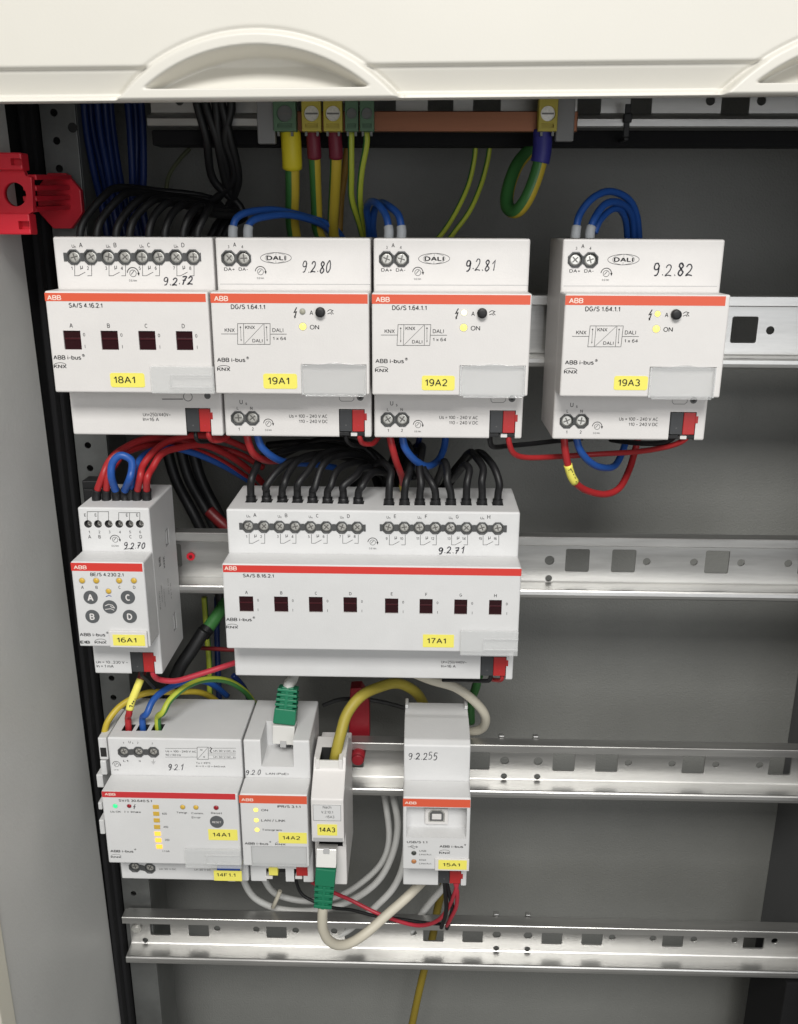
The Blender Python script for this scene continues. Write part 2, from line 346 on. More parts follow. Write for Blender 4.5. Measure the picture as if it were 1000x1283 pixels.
def put(name, me, parent=None, loc=None):
    o = bpy.data.objects.new(name, me); COL.objects.link(o)
    if parent is not None: o.parent = parent
    if loc is not None: o.location = Vector(loc)*MM
    return o
def tag(o, label, cat, group=None):
    o['label'] = label; o['category'] = cat
    if group: o['group'] = group
    return o
def empty(name, loc, label=None, cat=None, group=None):
    o = bpy.data.objects.new(name, None); COL.objects.link(o); o.location = Vector(loc)*MM; o.empty_display_size = .01
    if label: tag(o, label, cat, group)
    return o
PROTO = {}
def stamp(key, maker, parent, loc, rot=0):
    """first call builds the mesh object, later calls copy it"""
    if key not in PROTO:
        o = maker(); PROTO[key] = o
    else:
        o = PROTO[key].copy(); COL.objects.link(o)
    o.parent = parent; o.location = Vector(loc)*MM; o.rotation_euler = (0, rot, 0)
    return o

# ------------------------------------------------------------------ the cabinet (setting)
def cpart(name, mb, cut=None, label=None, cat=None):
    o = mb.build(name, None, cut)
    if label: tag(o, label, cat)
    else: o['kind'] = 'structure'
    return o
mb = MB(); mb.box(-120, 560, 92, 95, -620, 260, PANEL, .5); cpart('back_wall', mb)
mb = MB(); mb.box(-120, 412, -82, 91.5, 210, 213, PANEL, .4); cpart('light_block_roof', mb)  # unseen top, added to stop light leaking in behind the cover
mb = MB(); mb.box(-33, 407, -100, 91.5, -624, -621, PANEL, .4); cpart('light_block_floor', mb)  # unseen bottom, added to keep the interior dark
# left side wall: big grey sheet, back edge beside the gasket
a, b = atX(5, 127, -35), atX(152, 1283, -35)
def wy(z): return a.y+(b.y-a.y)*(z-a.z)/(b.z-a.z)
fr = -118.5
mb = MB(); mb.prism([(fr, -620), (wy(-620), -620), (wy(260), 260), (fr, 260)], -37.5, -35, SIDE, 'x'); cpart('side_wall', mb)
mb = MB(); mb.box(-75, -34.2, fr-14, fr-.3, -620, 260, FRAME, 1.2); cpart('frame_wall', mb)
mb = MB(); mb.box(-50, -38, -40, 90, -620, 260, RUBBER)
mb.box(-37.9, -30.0, 8, 16, -620, 260, RUBBER, 1); mb.box(-34.5, -31.8, 1.5, 8, -620, 260, RUBBER, .8); cpart('door_gasket', mb, None, 'black rubber strip running down beside the grey left wall', 'gasket')
PY = 13
pa, pb, ph = at(48, 127, PY).x, at(93, 127, PY).x, at(110, 558, PY)
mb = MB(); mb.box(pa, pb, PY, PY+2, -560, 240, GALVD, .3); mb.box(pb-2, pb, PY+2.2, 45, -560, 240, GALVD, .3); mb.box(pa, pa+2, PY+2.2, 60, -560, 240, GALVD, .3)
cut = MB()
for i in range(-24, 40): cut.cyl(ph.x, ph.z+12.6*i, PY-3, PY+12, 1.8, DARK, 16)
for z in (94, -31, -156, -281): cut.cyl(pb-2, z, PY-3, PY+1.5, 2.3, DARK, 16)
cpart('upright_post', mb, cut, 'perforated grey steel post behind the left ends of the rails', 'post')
q = at(986, 1232, 8); mb = MB(); mb.box(q.x, 404, 8, 60, -620, q.z, RUBBER, 1); cpart('corner_post', mb, None, 'black post at the lower right corner below the bare rail', 'post')
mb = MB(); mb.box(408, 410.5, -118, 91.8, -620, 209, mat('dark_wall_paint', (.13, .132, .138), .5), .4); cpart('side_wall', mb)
mb = MB(); mb.box(-60, pa-1, 60, 91.5, -620, 260, BLACK); cpart('dark_depth_fill', mb, None, 'black box added for the dark depth behind the perforated post at the left', 'cable duct')  # added black box standing in for the dark inner depth

# ------------------------------------------------------------------ rails
ZR = [0, -124.5, -250.4, -376.4]
RX0, RX1 = at(153, 1152, -1).x, 406
sq4 = [202, 250, 347, 445, 543, 592, 691, 741, 842, 943]
ro4 = [273, 322, 371, 419, 518, 622, 661, 766, 817, 868, 919, 969]
SQX = [at(p, 1150+(p-153)*.02+24, 10.5).x for p in sq4]; ROX = [at(p, 1150+(p-153)*.02+24, 10.5).x for p in ro4]
SQX += [SQX[-1]+50.5]; ROX += [SQX[-1]-12, SQX[-1]+12]
def rr_(x, z, w, h, r=1.0):
    return [(x+sx*(w/2-r)+r*math.cos(math.radians(a)), z+sz*(h/2-r)+r*math.sin(math.radians(a))) for sx, sz, a0 in ((1, 1, 0), (-1, 1, 90), (-1, -1, 180), (1, -1, 270)) for a in (a0+5, a0+45, a0+85)]
def rail(zc, label, keep=True):
    t = 1.3
    out = [(-1.2, 17.2), (-.9, 17.5), (6.5, 17.5), (6.5, 16.5), (-.1, 16.5), (-.1, 13.6), (11.6, 13.6), (11.6, -13.6), (-.3, -13.6), (-.3, -17.5), (-.9, -17.5), (-1.5, -16.8), (-1.75, -15.2), (-1.5, -13.4), (-1.0, -12.7), (-.2, -12.5), (9.9, -12.5), (10.5, -11.9), (10.5, 12.5), (-.6, 12.5), (-1.2, 13.0)]
    mb = MB(); mb.prism(out, RX0, RX1, GALV, 'x')
    cut = MB()
    for x in SQX: cut.prism(rr_(x, .3, 13.0, 13.2), 8, 13, GALV)
    for x in ROX: cut.cyl(x, .1, 8, 13, 2.1 if x not in ROX[5:7] else 2.7, GALV, 18)
    for x in (ROX[5], ROX[6], RX0+9): cut.cyl(x, -10.4, 10.2, 13, 1.9, GALV, 18)
    o = mb.build('din_rail', None, cut, None, (0, 0, zc))
    return tag(o, label, 'mounting rail', 'perforated mounting rails across the cabinet')
rail(ZR[0], 'perforated steel rail behind the top row of modules')
rail(ZR[1], 'perforated steel rail behind the wide eight channel module')
rail(ZR[2], 'perforated steel rail carrying the lowest row of modules')
rail(ZR[3], 'bare perforated steel rail at the bottom with no modules on it')
def bolt(px, py, lab):
    p = at(px, py, 10.4); m = MB(); m.cyl(0, 0, -2.2, 0, 3.2, STEEL, 6); m.cyl(0, 0, -2.6, -2.2, 2.0, STEEL, 16, 2.3)
    tag(m.build('rail_bolt', None, None, None, p), lab, 'bolt')
bolt(172, 1161, 'shiny bolt head at the left end of the bare bottom rail')
mb = MB(); p = Vector((min(ROX, key=lambda x: abs(x-at(239, 699, 10.3).x)), 10.3, ZR[1]+.1)); mb.cyl(0, 0, -1.2, 0, 2.3, REDP, 16, 2.0)
mb.cyl(0, 0, -1.5, -1.21, 1.0, DRED, 12); tag(mb.build('red_rivet', None, None, None, p), 'small red rivet on the rail right of the narrow module with round buttons', 'rivet')

# top rail with copper busbar and clamps
p1, p2 = at(850, 155, -1), at(850, 128, 6)
mb = MB(); zt = p1.z
mb.prism([(-1.6, zt+1.6), (-1.0, zt+2.2), (7, zt+4.0), (7, zt+32), (5.7, zt+32), (5.7, zt+5.2), (-1.0, zt+3.4), (-2.4, zt+1.8), (-2.4, zt-1.2), (-1.4, zt-1.8), (-.6, zt-1.2)], at(186, 150, 0).x, RX1, GALV, 'x')
cut = MB()
for px, w in ((480, 12), (552, 12), (610, 13), (738, 11), (803, 10), (921, 13), (390, 12)):
    q = at(px, 134, 6); cut.box(q.x-w/2, q.x+w/2, 2, 12, q.z-3.5, q.z+5, GALV)
for px in (890, 954, 225, 452): q = at(px, 126, 6); cut.cyl(q.x, q.z, 2, 12, 2.2, GALV, 16)
tag(mb.build('din_rail', None, cut), 'uppermost steel rail under the cream cover, holding the copper bar', 'mounting rail', 'perforated mounting rails across the cabinet')
q1, q2 = at(600, 163, 8.5), at(600, 183, 8.5)
mb = MB(); mb.box(at(190, 170, 8.5).x, RX1-2, 8.5, 22, q2.z, q1.z, RUBBER, .8)
tag(mb.build('black_duct', None), 'black strip running under the uppermost rail', 'cable duct')
Yb = -14
l, r_ = at(372, 150, Yb), at(724, 152, Yb); z1, z0 = at(560, 139, Yb).z, at(560, 165, Yb).z
mb = MB(); mb.box(l.x, r_.x, Yb, Yb+4.5, z0, z1, COPPER, .4); tag(mb.build('copper_busbar'), 'copper bar with earth clamps under the cream cover', 'busbar')
for px0, px1, lab in ((323, 343, 'grey holder at the left end of the copper bar'), (696, 722, 'grey holder at the right end of the copper bar')):
    A, B = at(px0, 180 if px0 < 400 else 177, Yb-4), at(px1, 118, Yb-4)
    mb = MB(); mb.box(A.x, B.x, Yb-4, Yb-.2, A.z, B.z+8, HOLD, .6); mb.box(A.x+.4, B.x-.4, Yb-.1, 6, z1+.6, B.z+7, HOLD, .4)
    tag(mb.build('busbar_holder'), lab, 'holder')
def clamp(px0, px1, m, lab):
    A, B = at(px0, 168, Yb-6), at(px1, 124, Yb-6); xc = (A.x+B.x)/2; w = B.x-A.x
    rt = empty('earth_clamp', (xc, Yb, A.z), lab, 'terminal clamp', 'earth clamps on the copper bar')
    h = B.z-A.z
    b = MB(); b.box(-w/2, w/2, -6, -.15, 1.2, h+8, m, .35)
    c = MB(); rr = min(w*.40, 3.6); c.cyl(0, h*.60, -9, -3, rr, m, 24); c.box(-w*.33, w*.33, -9, -4.5, h*.12+1.0, h*.12+2.6, m)
    b.build('clamp_body', rt, c)
    s = MB(); s.cyl(0, h*.60, -4.3, -2.9, rr*.94, STEEL if m is TYEL else GALVD, 20)
    s.box(-rr*.8, rr*.8, -4.36, -4.25, h*.6-.35, h*.6+.35, DSTEEL)
    o = s.build('clamp_screw', rt); 
    f = MB()
    for sx in (-.3, .3): f.box(sx*w-.5, sx*w+.5, -5.2, -3.5, -.7, 1.1, GALVD)
    f.build('clamp_contact', rt)
clamp(343, 370, TGRN, 'widest green earth clamp, leftmost on the copper bar')
clamp(378.5, 401.5, TYEL, 'yellow earth clamp next to the widest green clamp')
clamp(405.5, 428.5, TYEL, 'yellow earth clamp left of the two narrow green clamps')
clamp(432.5, 448.5, TGRN, 'narrow green earth clamp next to a yellow clamp')
clamp(451, 468.5, TGRN, 'narrow green earth clamp, first left of the bare copper')
clamp(674, 700, TYEL, 'yellow earth clamp at the right end of the copper bar above a thick loop')
tA = at(785, 160, -3)
mb = MB(); mb.box(tA.x-1.3, tA.x+1.3, -3.6, -2.6, tA.z-4, tA.z+10, BLACK, .3); mb.box(tA.x-1.9, tA.x+1.9, -5, -2.6, tA.z+2, tA.z+6, BLACK, .5)
mb.box(tA.x-.9, tA.x+1.2, -3.4, 8.2, tA.z-5.5, tA.z-4.1, BLACK, .3)
tag(mb.build('cable_tie'), 'black cable tie strapped round the uppermost rail', 'cable tie')

# ------------------------------------------------------------------ the cream cover at the top (relief modelled as a height field)
def cover():
    Yc = -100
    arcs = [at(322, 122, Yc).x, at(914, 113, Yc).x+49.5]
    x0, x1 = -70, 407; st = .6
    nx = int((x1-x0)/st); zz = []
    z = 0
    zl = [i*.5 for i in range(0, 56)] + [28+i*1.5 for i in range(0, 60)]
    def sm(a, b, t):
        t = max(0, min(1, (t-a)/(b-a))); return t*t*(3-2*t)
    def depth(x, h):
        # h = height above the lower edge; returns outward relief in mm
        d = 0
        g = 10.3
        base = -(1.4+.42*max(0, g-h))*(1-sm(g-.8, g+.5, h))          # lower band slopes inwards
        base -= .6*math.exp(-((h-g+.2)/.5)**2)
        base += 3.2*(1-sm(.6, 2.0, h)) 
        d = base
        for cx in arcs:
            rr = math.hypot(x-cx, h+50.2)
            if rr < 76 :
                k = 1-sm(70.6, 72.6, rr)            # rim rises
                d = d*(1-k)+1.1*k
                d -= .7*math.exp(-((rr-72.6)/.7)**2)
                if h > 3.0:
                    inn = (1-sm(65.0, 67.6, rr))*sm(2.6, 4.0, h)
                    d = d*(1-inn)+inn*(-7.0-7.0*max(0, min(1, (h-3)/9))) if inn > 0 else d
        return d
    bm = bmesh.new(); grid = []
    for h in zl:
        row = []
        for i in range(nx+1):
            x = x0+i*st
            row.append(bm.verts.new((x*MM, (Yc-depth(x, h))*MM, (91.7+.0091*(x-1.8)+h+.6)*MM)))
        grid.append(row)
    lip = []
    for off, dz in ((.5, -.5), (1.2, -.6), (6.5, -.6), (6.5, 3)):
        lip.append([bm.verts.new(((x0+i*st)*MM, (Yc+off)*MM, (91.7+.0091*(x0+i*st-1.8)+.6+dz)*MM)) for i in range(nx+1)])
    rows = lip[::-1]+grid
    for a, b in zip(rows, rows[1:]):
        for i in range(nx):
            f = bm.faces.new((a[i], a[i+1], b[i+1], b[i])); f.smooth = True
    # back skin, top and ends close the shell
    L = rows[0]; T = rows[-1]
    tb = [bm.verts.new((v.co.x, (Yc+20)*MM, v.co.z)) for v in T]; lb = [bm.verts.new((v.co.x, (Yc+20)*MM, v.co.z+.012)) for v in L]
    for i in range(nx):
        bm.faces.new((T[i], T[i+1], tb[i+1], tb[i])); bm.faces.new((tb[i], tb[i+1], lb[i+1], lb[i])); bm.faces.new((lb[i], lb[i+1], L[i+1], L[i]))
    me = bpy.data.meshes.new('cabinet_cover'); bm.to_mesh(me); bm.free(); me.materials.append(CREAM)
    tag(put('cabinet_cover', me), 'raised cream plastic cover with arched finger recesses above everything', 'cover panel')
cover()

# ------------------------------------------------------------------ modules on the rails
S, CP = -43.25, -58.4
ZT, ZB, CH = 44.2, -44.6, 22.0
EPS = .07
class Dev:
    def __init__(s, name, label, cat, x0, w, row, group=None):
        s.x0, s.w, s.z = x0, w, ZR[row]
        s.root = empty(name, (x0, 0, s.z), label, cat, group)
        s.body = MB(); s.cut = MB(); s.bd = MB(); s.cap = MB(); s.ccut = MB(); s.cd = MB(); s.hascut = s.hasccut = False
    def crop(s, ox, oy, sc): s.c = (ox, oy, sc); return s
    def q(s, X, Y, pl=CP):
        p = at(s.c[0]+X/s.c[2], s.c[1]+Y/s.c[2], pl); return (p.x-s.x0, p.z-s.z)
    def mm(s, n, pl=CP):        # crop pixels to mm
        return n/s.c[2]*(pl-CAMP.y)/FPX*1.0
    def std(s, top=ZT, m=None):
        m = m or WHITE
        s.body.box(0.15, s.w-.15, S, -1, ZB, top, m, .9, 3)
        s.cap.box(0.1, s.w-.1, CP, S+.1, -CH, CH, m, .8, 3)
    def T(s, X, Y, h, txt, pl=CP, m=None, bold=0, X1=None):
        """text: centre X, or X..X1 fitted"""
        d = s.cd if pl == CP else s.bd
        if X1 is not None:
            a = s.q(X, Y, pl); b = s.q(X1, Y, pl); d.text(txt, (a[0]+b[0])/2, a[1], pl-EPS, m or INK, b[0]-a[0], s.mm(h, pl), bold)
        else:
            a = s.q(X, Y, pl); d.text(txt, a[0], a[1], pl-EPS, m or INK, None, s.mm(h, pl), bold)
    def R(s, pts, w=2.2, pl=CP, m=None, closed=False, e=EPS):
        d = s.cd if pl == CP else s.bd
        d.ribbon([s.q(x, y, pl) for x, y in pts], pl-e, s.mm(w, pl), m or INK, closed)
    def hand(s, txt, X0, X1, Yb, Yt, pl=S, w=3.2, slope=0):
        w *= 1.9
        Yk = (Yb-Yt)/max(1, (X1-X0)/5)*.8
        n = sum(.45 if c in '.-' else 1 for c in txt); cw = (X1-X0)/n; x = X0
        for c in txt:
            k = .45 if c in '.-' else 1
            for j, st in enumerate(STROKES[c]):
                P = [Vector(p) for p in st]
                if len(P) > 3: P = smooth2(P, 4)
                oy = random.uniform(-.07, .07)*(Yb-Yt); ky = random.uniform(.9, 1.08); wj = random.uniform(.72, 1.1)
                P = [Vector((q.x+random.uniform(-.035, .035), q.y*ky)) for q in P]
                s.R([(x+cw*k*(.04+.86*p.x+.16*(p.y-.5)*Yk), Yb-(Yb-Yt)*p.y+oy-slope*(x-X0)) for p in P], w*wj, pl, PEN, e=EPS+.05+.02*j)
            x += cw*k
    def torque(s, X, Y, r, pl=S, txt='0.6 Nm', ty=36, th=11):
        x, z = s.q(X, Y, pl); k = s.mm(r, pl); d = s.bd
        d.ring(x, z, pl-EPS, k*.52, k*.62, INKG, 20); d.ring(x, z, pl-EPS, k*.92, k*1.06, INK, 16, 5, 175)
        d.ribbon([(x-k*.35, z-k*.2), (x+k*.2, z+k*.4)], pl-EPS, k*.12, INKG)
        d.faces([(x+k*.75, pl-EPS-.02, z+k*.1), (x+k*1.2, pl-EPS-.02, z+k*.1), (x+k*1.0, pl-EPS-.02, z-k*.45)], [(0, 2, 1)], INK)
        s.T(X, Y+ty, th, txt, pl, INKG)
    def screws(s, pts, pl=S, R=3.55, bar=True, r=2.7, ends=()):
        L = [s.q(x, y, pl) for x, y in pts]; strip = MB()
        for i, (x, z) in enumerate(L):
            v = []; n = 32
            for k in range(n):
                t = 6.2832*k/n; oc = R*math.cos(math.pi/8)/math.cos(((t+math.pi/8) % (math.pi/4))-math.pi/8)
                for rr, y in ((oc, pl+.5), (oc, pl-.45), (oc-.5, pl-.6), (r+.25, pl-.6), (r, pl-.4), (r, pl+3)): v.append((x+rr*math.cos(t), y, z+rr*math.sin(t)))
            strip.faces(v, [(6*k+j, 6*k+j+1, 6*((k+1) % n)+j+1, 6*((k+1) % n)+j) for k in range(n) for j in range(5)], TERM)
            s.cut.cyl(x, z, pl-3, pl+5.5, r+.15, DARK, 24); s.hascut = True
            stamp(('screw', r), lambda: screw_mesh(r), s.root, (x, pl+.9, z), random.uniform(-.8, .8))
        if bar:
            for (xa, za), (xb, zb) in zip(L, L[1:]):
                if xb-xa < 3*R: strip.prism([(xa+R*.9, za-R*.5), (xb-R*.9, zb-R*.5), (xb-R*.9, zb+R*.5), (xa+R*.9, za+R*.5)], pl-.35, pl+.3, TERM)
        for k, (ex, ey) in enumerate(ends):
            xx = s.q(ex, ey, pl); e0, e1 = (xx[0], L[0][0]-R*.9) if k == 0 else (L[-1][0]+R*.9, xx[0])
            strip.box(e0, e1, pl-.3, pl+.2, xx[1]-R*.52, xx[1]+R*.52, TERM)
        strip.build('terminal_strip', s.root)
    def bus(s, X0, Xm, X1, Y0, Y1, tab=True):
        a = s.q(X0, Y0, S); b = s.q(X1, Y1, S); m_ = s.q(Xm, Y0, S)[0]
        s.cut.box(a[0]-.3, b[0]+.3, S-5, S+9, min(b[1]-.3, ZB-3 if True else 0), a[1]+.3, DARK); s.hascut = True
        o = MB(); o.box(a[0], m_-.05, S-.3, S+8, b[1], a[1], BUSB, .25)
        o.cyl((a[0]+m_)/2, b[1]+3, S-.36, S-.2, .35, INKG, 10)
        bb = o.build('bus_terminal', s.root)
        r = MB(); r.box(m_+.05, b[0], S-.3, S+8, b[1], a[1], BUSR, .25); r.cyl((b[0]+m_)/2, b[1]+3, S-.36, S-.2, .35, PINK, 10)
        if tab: r.box(b[0]-.1, b[0]+1.3, S-.1, S+2.5, a[1]-5, a[1]-1.6, BUSR, .2)
        r.build('red_half', bb)
        return a, b, m_
    def label(s, X0, X1, Y0, Y1, txt, TX0=None, TX1=None, th=None, pl=CP, bold=0, rnd=True, y=None, slope=0):
        pl2 = pl if y is None else y
        a = s.q(X0, Y1, pl); b = s.q(X1, Y0, pl); m = MB(); w, h = b[0]-a[0], b[1]-a[1]; r = min(w, h)*.16 if rnd else .15
        poly = []
        for cx, cz, a0 in ((w-r, h-r, 0), (r, h-r, 90), (r, r, 180), (w-r, r, 270)):
            for k in range(5): t = math.radians(a0+k*22.5); poly.append((cx+r*math.cos(t), cz+r*math.sin(t)))
        m.prism([(a[0]+x, a[1]+z) for x, z in poly], pl2-.16, pl2-.03, YEL)
        TX0 = TX0 or X0+(X1-X0)*.13; TX1 = TX1 or X0+(X1-X0)*.75; th = th or (Y1-Y0)*.46
        c = s.q((TX0+TX1)/2, (Y0+Y1)/2-(Y1-Y0)*.03, pl); ww = s.q(TX1, Y0, pl)[0]-s.q(TX0, Y0, pl)[0]
        m.text(txt, c[0], c[1], pl2-.16-EPS, INK, ww, s.mm(th, pl), bold or .006)
        return m.build('label_sticker', s.root)
    def led(s, X, Y, r, m, name='led', flat=False):
        x, z = s.q(X, Y); k = s.mm(r); o = MB(); o.ring(x, z, CP-.05, k, k*1.18, NOTCH, 20); o.dome(x, z, CP-.02, k, k*.45, m)
        return o.build(name, s.root)
    def stripe(s, X0, X1, Y0, Y1, m, logo=(0, 0), ly=None, lh=None):
        a = s.q(X0, Y1); b = s.q(X1, Y0); s.cd.quad(a[0], b[0], CP-.05, a[1], b[1], m)
        if logo[1]:
            s.T(logo[0], ly or (Y0+Y1)/2, lh or (Y1-Y0)*.62, 'ABB', CP, LOGO, .02, logo[1])
    def knx(s, X0, X1, Y, h):
        s.T(X0, Y, h, 'KNX', CP, INK, .02, X1); w = X1-X0; c = (X0+X1)/2
        s.R([(c+w*.47*math.sin(t), Y-h*.30-h*.72*math.cos(t)) for t in [-1.5+3.0*i/16 for i in range(17)]], h*.14)
    def ibus(s, X0, X1, Y, h):
        w = X1-X0; s.T(X0, Y, h, 'ABB i-bus', CP, INK, .012, X0+w*.87); s.T(X0+w*.94, Y-h*.45, h*.62, '®', CP, INK)
    def done(s):
        s.body.build('housing', s.root, s.cut if s.hascut else None, s.bd)
        s.cap.build('front_cover', s.root, s.ccut if s.hasccut else None, s.cd)
def smooth2(P, k):
    out = []; n = len(P)
    for i in range(n-1):
        p0, p1, p2, p3 = P[max(0, i-1)], P[i], P[i+1], P[min(n-1, i+2)]
        for j in range(k):
            t = j/k; out.append(.5*((2*p1)+(p2-p0)*t+(2*p0-5*p1+4*p2-p3)*t*t+(3*p1-p0-3*p2+p3)*t**3))
    out.append(P[-1]); return out
def screw_mesh(r):
    m = MB(); m.cyl(0, 0, 0, 1.2, r*.97, STEEL, 24, r*.97); m.cyl(0, 0, -.35, 0, r*.7, STEEL, 24, r*.97)
    for a in (0, 90):
        t = math.radians(a); c, s_ = math.cos(t), math.sin(t)
        P = [(-r*.58, -.26), (r*.58, -.26), (r*.58, .26), (-r*.58, .26)]
        m.faces([(x*c-z*s_, -.42-(a/9000), x*s_+z*c) for x, z in P], [(0, 1, 2, 3)], DSTEEL)
    return m.build('terminal_screw')

def toggle(d, X0, X1, Y0, Y1, up):
    """recessed dark red window with a slider in it"""
    a = d.q(X0, Y1); b = d.q(X1, Y0); d.ccut.box(a[0], b[0], CP-3, CP+4.2, a[1], b[1], WHITE); d.hasccut = True
    w, h = b[0]-a[0], b[1]-a[1]
    def mk():
        m = MB(); m.box(-w/2+.05, w/2-.05, .7, 4.1, -h/2+.05, h/2-.05, DARKRED)
        m.box(-w/2+.15, w/2-.15, .35, .69, h*.02, h*.13, DARKRED2, .1); return m.build('toggle_switch')
    stamp(('toggle', round(w, 0)), mk, d.root, ((a[0]+b[0])/2, CP+.1, (a[1]+b[1])/2))
    o = bpy.data.objects
def holder(d, X0, X1, Y0, Y1, iX0, iX1, iY0, iY1):
    a = d.q(X0, Y1); b = d.q(X1, Y0); m = MB(); m.box(a[0], b[0], CP-2.2, CP-.6, a[1], b[1], CLEAR, .3)
    i0 = d.q(iX0, iY1); i1 = d.q(iX1, iY0)
    for z in (i0[1], i1[1]): m.box(i0[0], i1[0], CP-2.9, CP-2.25, z-.2, z+.2, CLEAR, .1)
    m.box(i0[0]-.2, i0[0]+.2, CP-2.9, CP-2.25, i0[1]+.3, i1[1]-.3, CLEAR, .1)
    return m.build('label_holder', d.root)

# ---- four channel switch module (top left) and eight channel switch module
def switch_marks(d, P, nums, letters, un, num_y, sym_y, sc=1, mu=True):
    """P = screw pixels; prints Un, letters, contact symbols"""
    for i in range(0, len(P), 2):
        (xa, y), (xb, _) = P[i], P[i+1]
        d.T(xa-4*sc, y-54*sc, 15*sc, 'U', S, INK); d.T(xa+7*sc, y-50*sc, 9*sc, 'n', S, INK)
        d.T(xa+35*sc, y-60*sc, 21*sc, letters[i//2], S, INK)
        d.T(xa-9*sc, num_y, 16*sc, nums[i], S, INK); d.T(xb-14*sc, num_y, 16*sc, nums[i+1], S, INK)
        if mu: d.T((xa+xb)/2-3*sc, num_y-2*sc, 19*sc, 'µ', S, INK)
        d.R([(xa+5*sc, y+38*sc), (xa+5*sc, sym_y), (xa+24*sc, sym_y), (xa+58*sc, sym_y-18*sc)], 2.4*sc, S)
        d.R([(xb-16*sc, sym_y), (xb+5*sc, sym_y), (xb+5*sc, y+38*sc)], 2.4*sc, S)
d = Dev('switch_module', 'white four channel switch module with yellow sticker 18A1, leftmost in the top row', 'control module', -6.7, 71, 0, 'channel switch modules').crop(50, 280, 4)
d.std()
P = [(x, 168) for x in (170, 255, 342, 425, 510, 595, 682, 768)]
d.screws(P, ends=((120, 168), (808, 168)))
switch_marks(d, P, '12345678', 'ABCD', 1, 224, 262)
d.torque(467, 250, 28); d.hand('9.2.72', 618, 772, 312, 272, slope=.06)
d.stripe(27, 830, 352, 389, ORANGE, (37, 107), 371, 24)
d.T(145, 410, 24, 'SA/S 4.16.2.1', X1=313, bold=.012)
for i, (x, l) in enumerate(((125, 'A'), (312, 'B'), (500, 'C'), (687, 'D'))):
    toggle(d, x, x+77, 537+i, 632+i, i == 3); d.T(x+32, 511+i, 21, l); d.T(x+97, 557+i*2, 17, '0'); d.T(x+102, 616+i*1.5, 16, 'I')
d.ibus(68, 228, 671, 22); d.knx(70, 134, 716, 18)
d.label(357, 523, 750, 820, '18A1', 372, 478, 36)
holder(d, 566, 874, 714, 848, 664, 868, 757, 815)
d.R([(613, 880), (718, 880)], 4, S); x, z = d.q(742, 868, S); d.bd.ring(x, z, S-EPS, 1.9, 2.15, INK, 24); x, z = d.q(840, 864, S); d.bd.ring(x, z, S-EPS, 0, 1.5, INKG, 16)
d.T(517, 957, 19, 'Un=250/440V~', S, INK, 0, 655); d.T(517, 981, 19, 'In=16 A', S, INK, 0, 597)
d.bus(731, 796, 858, 928, 1044); d.done()

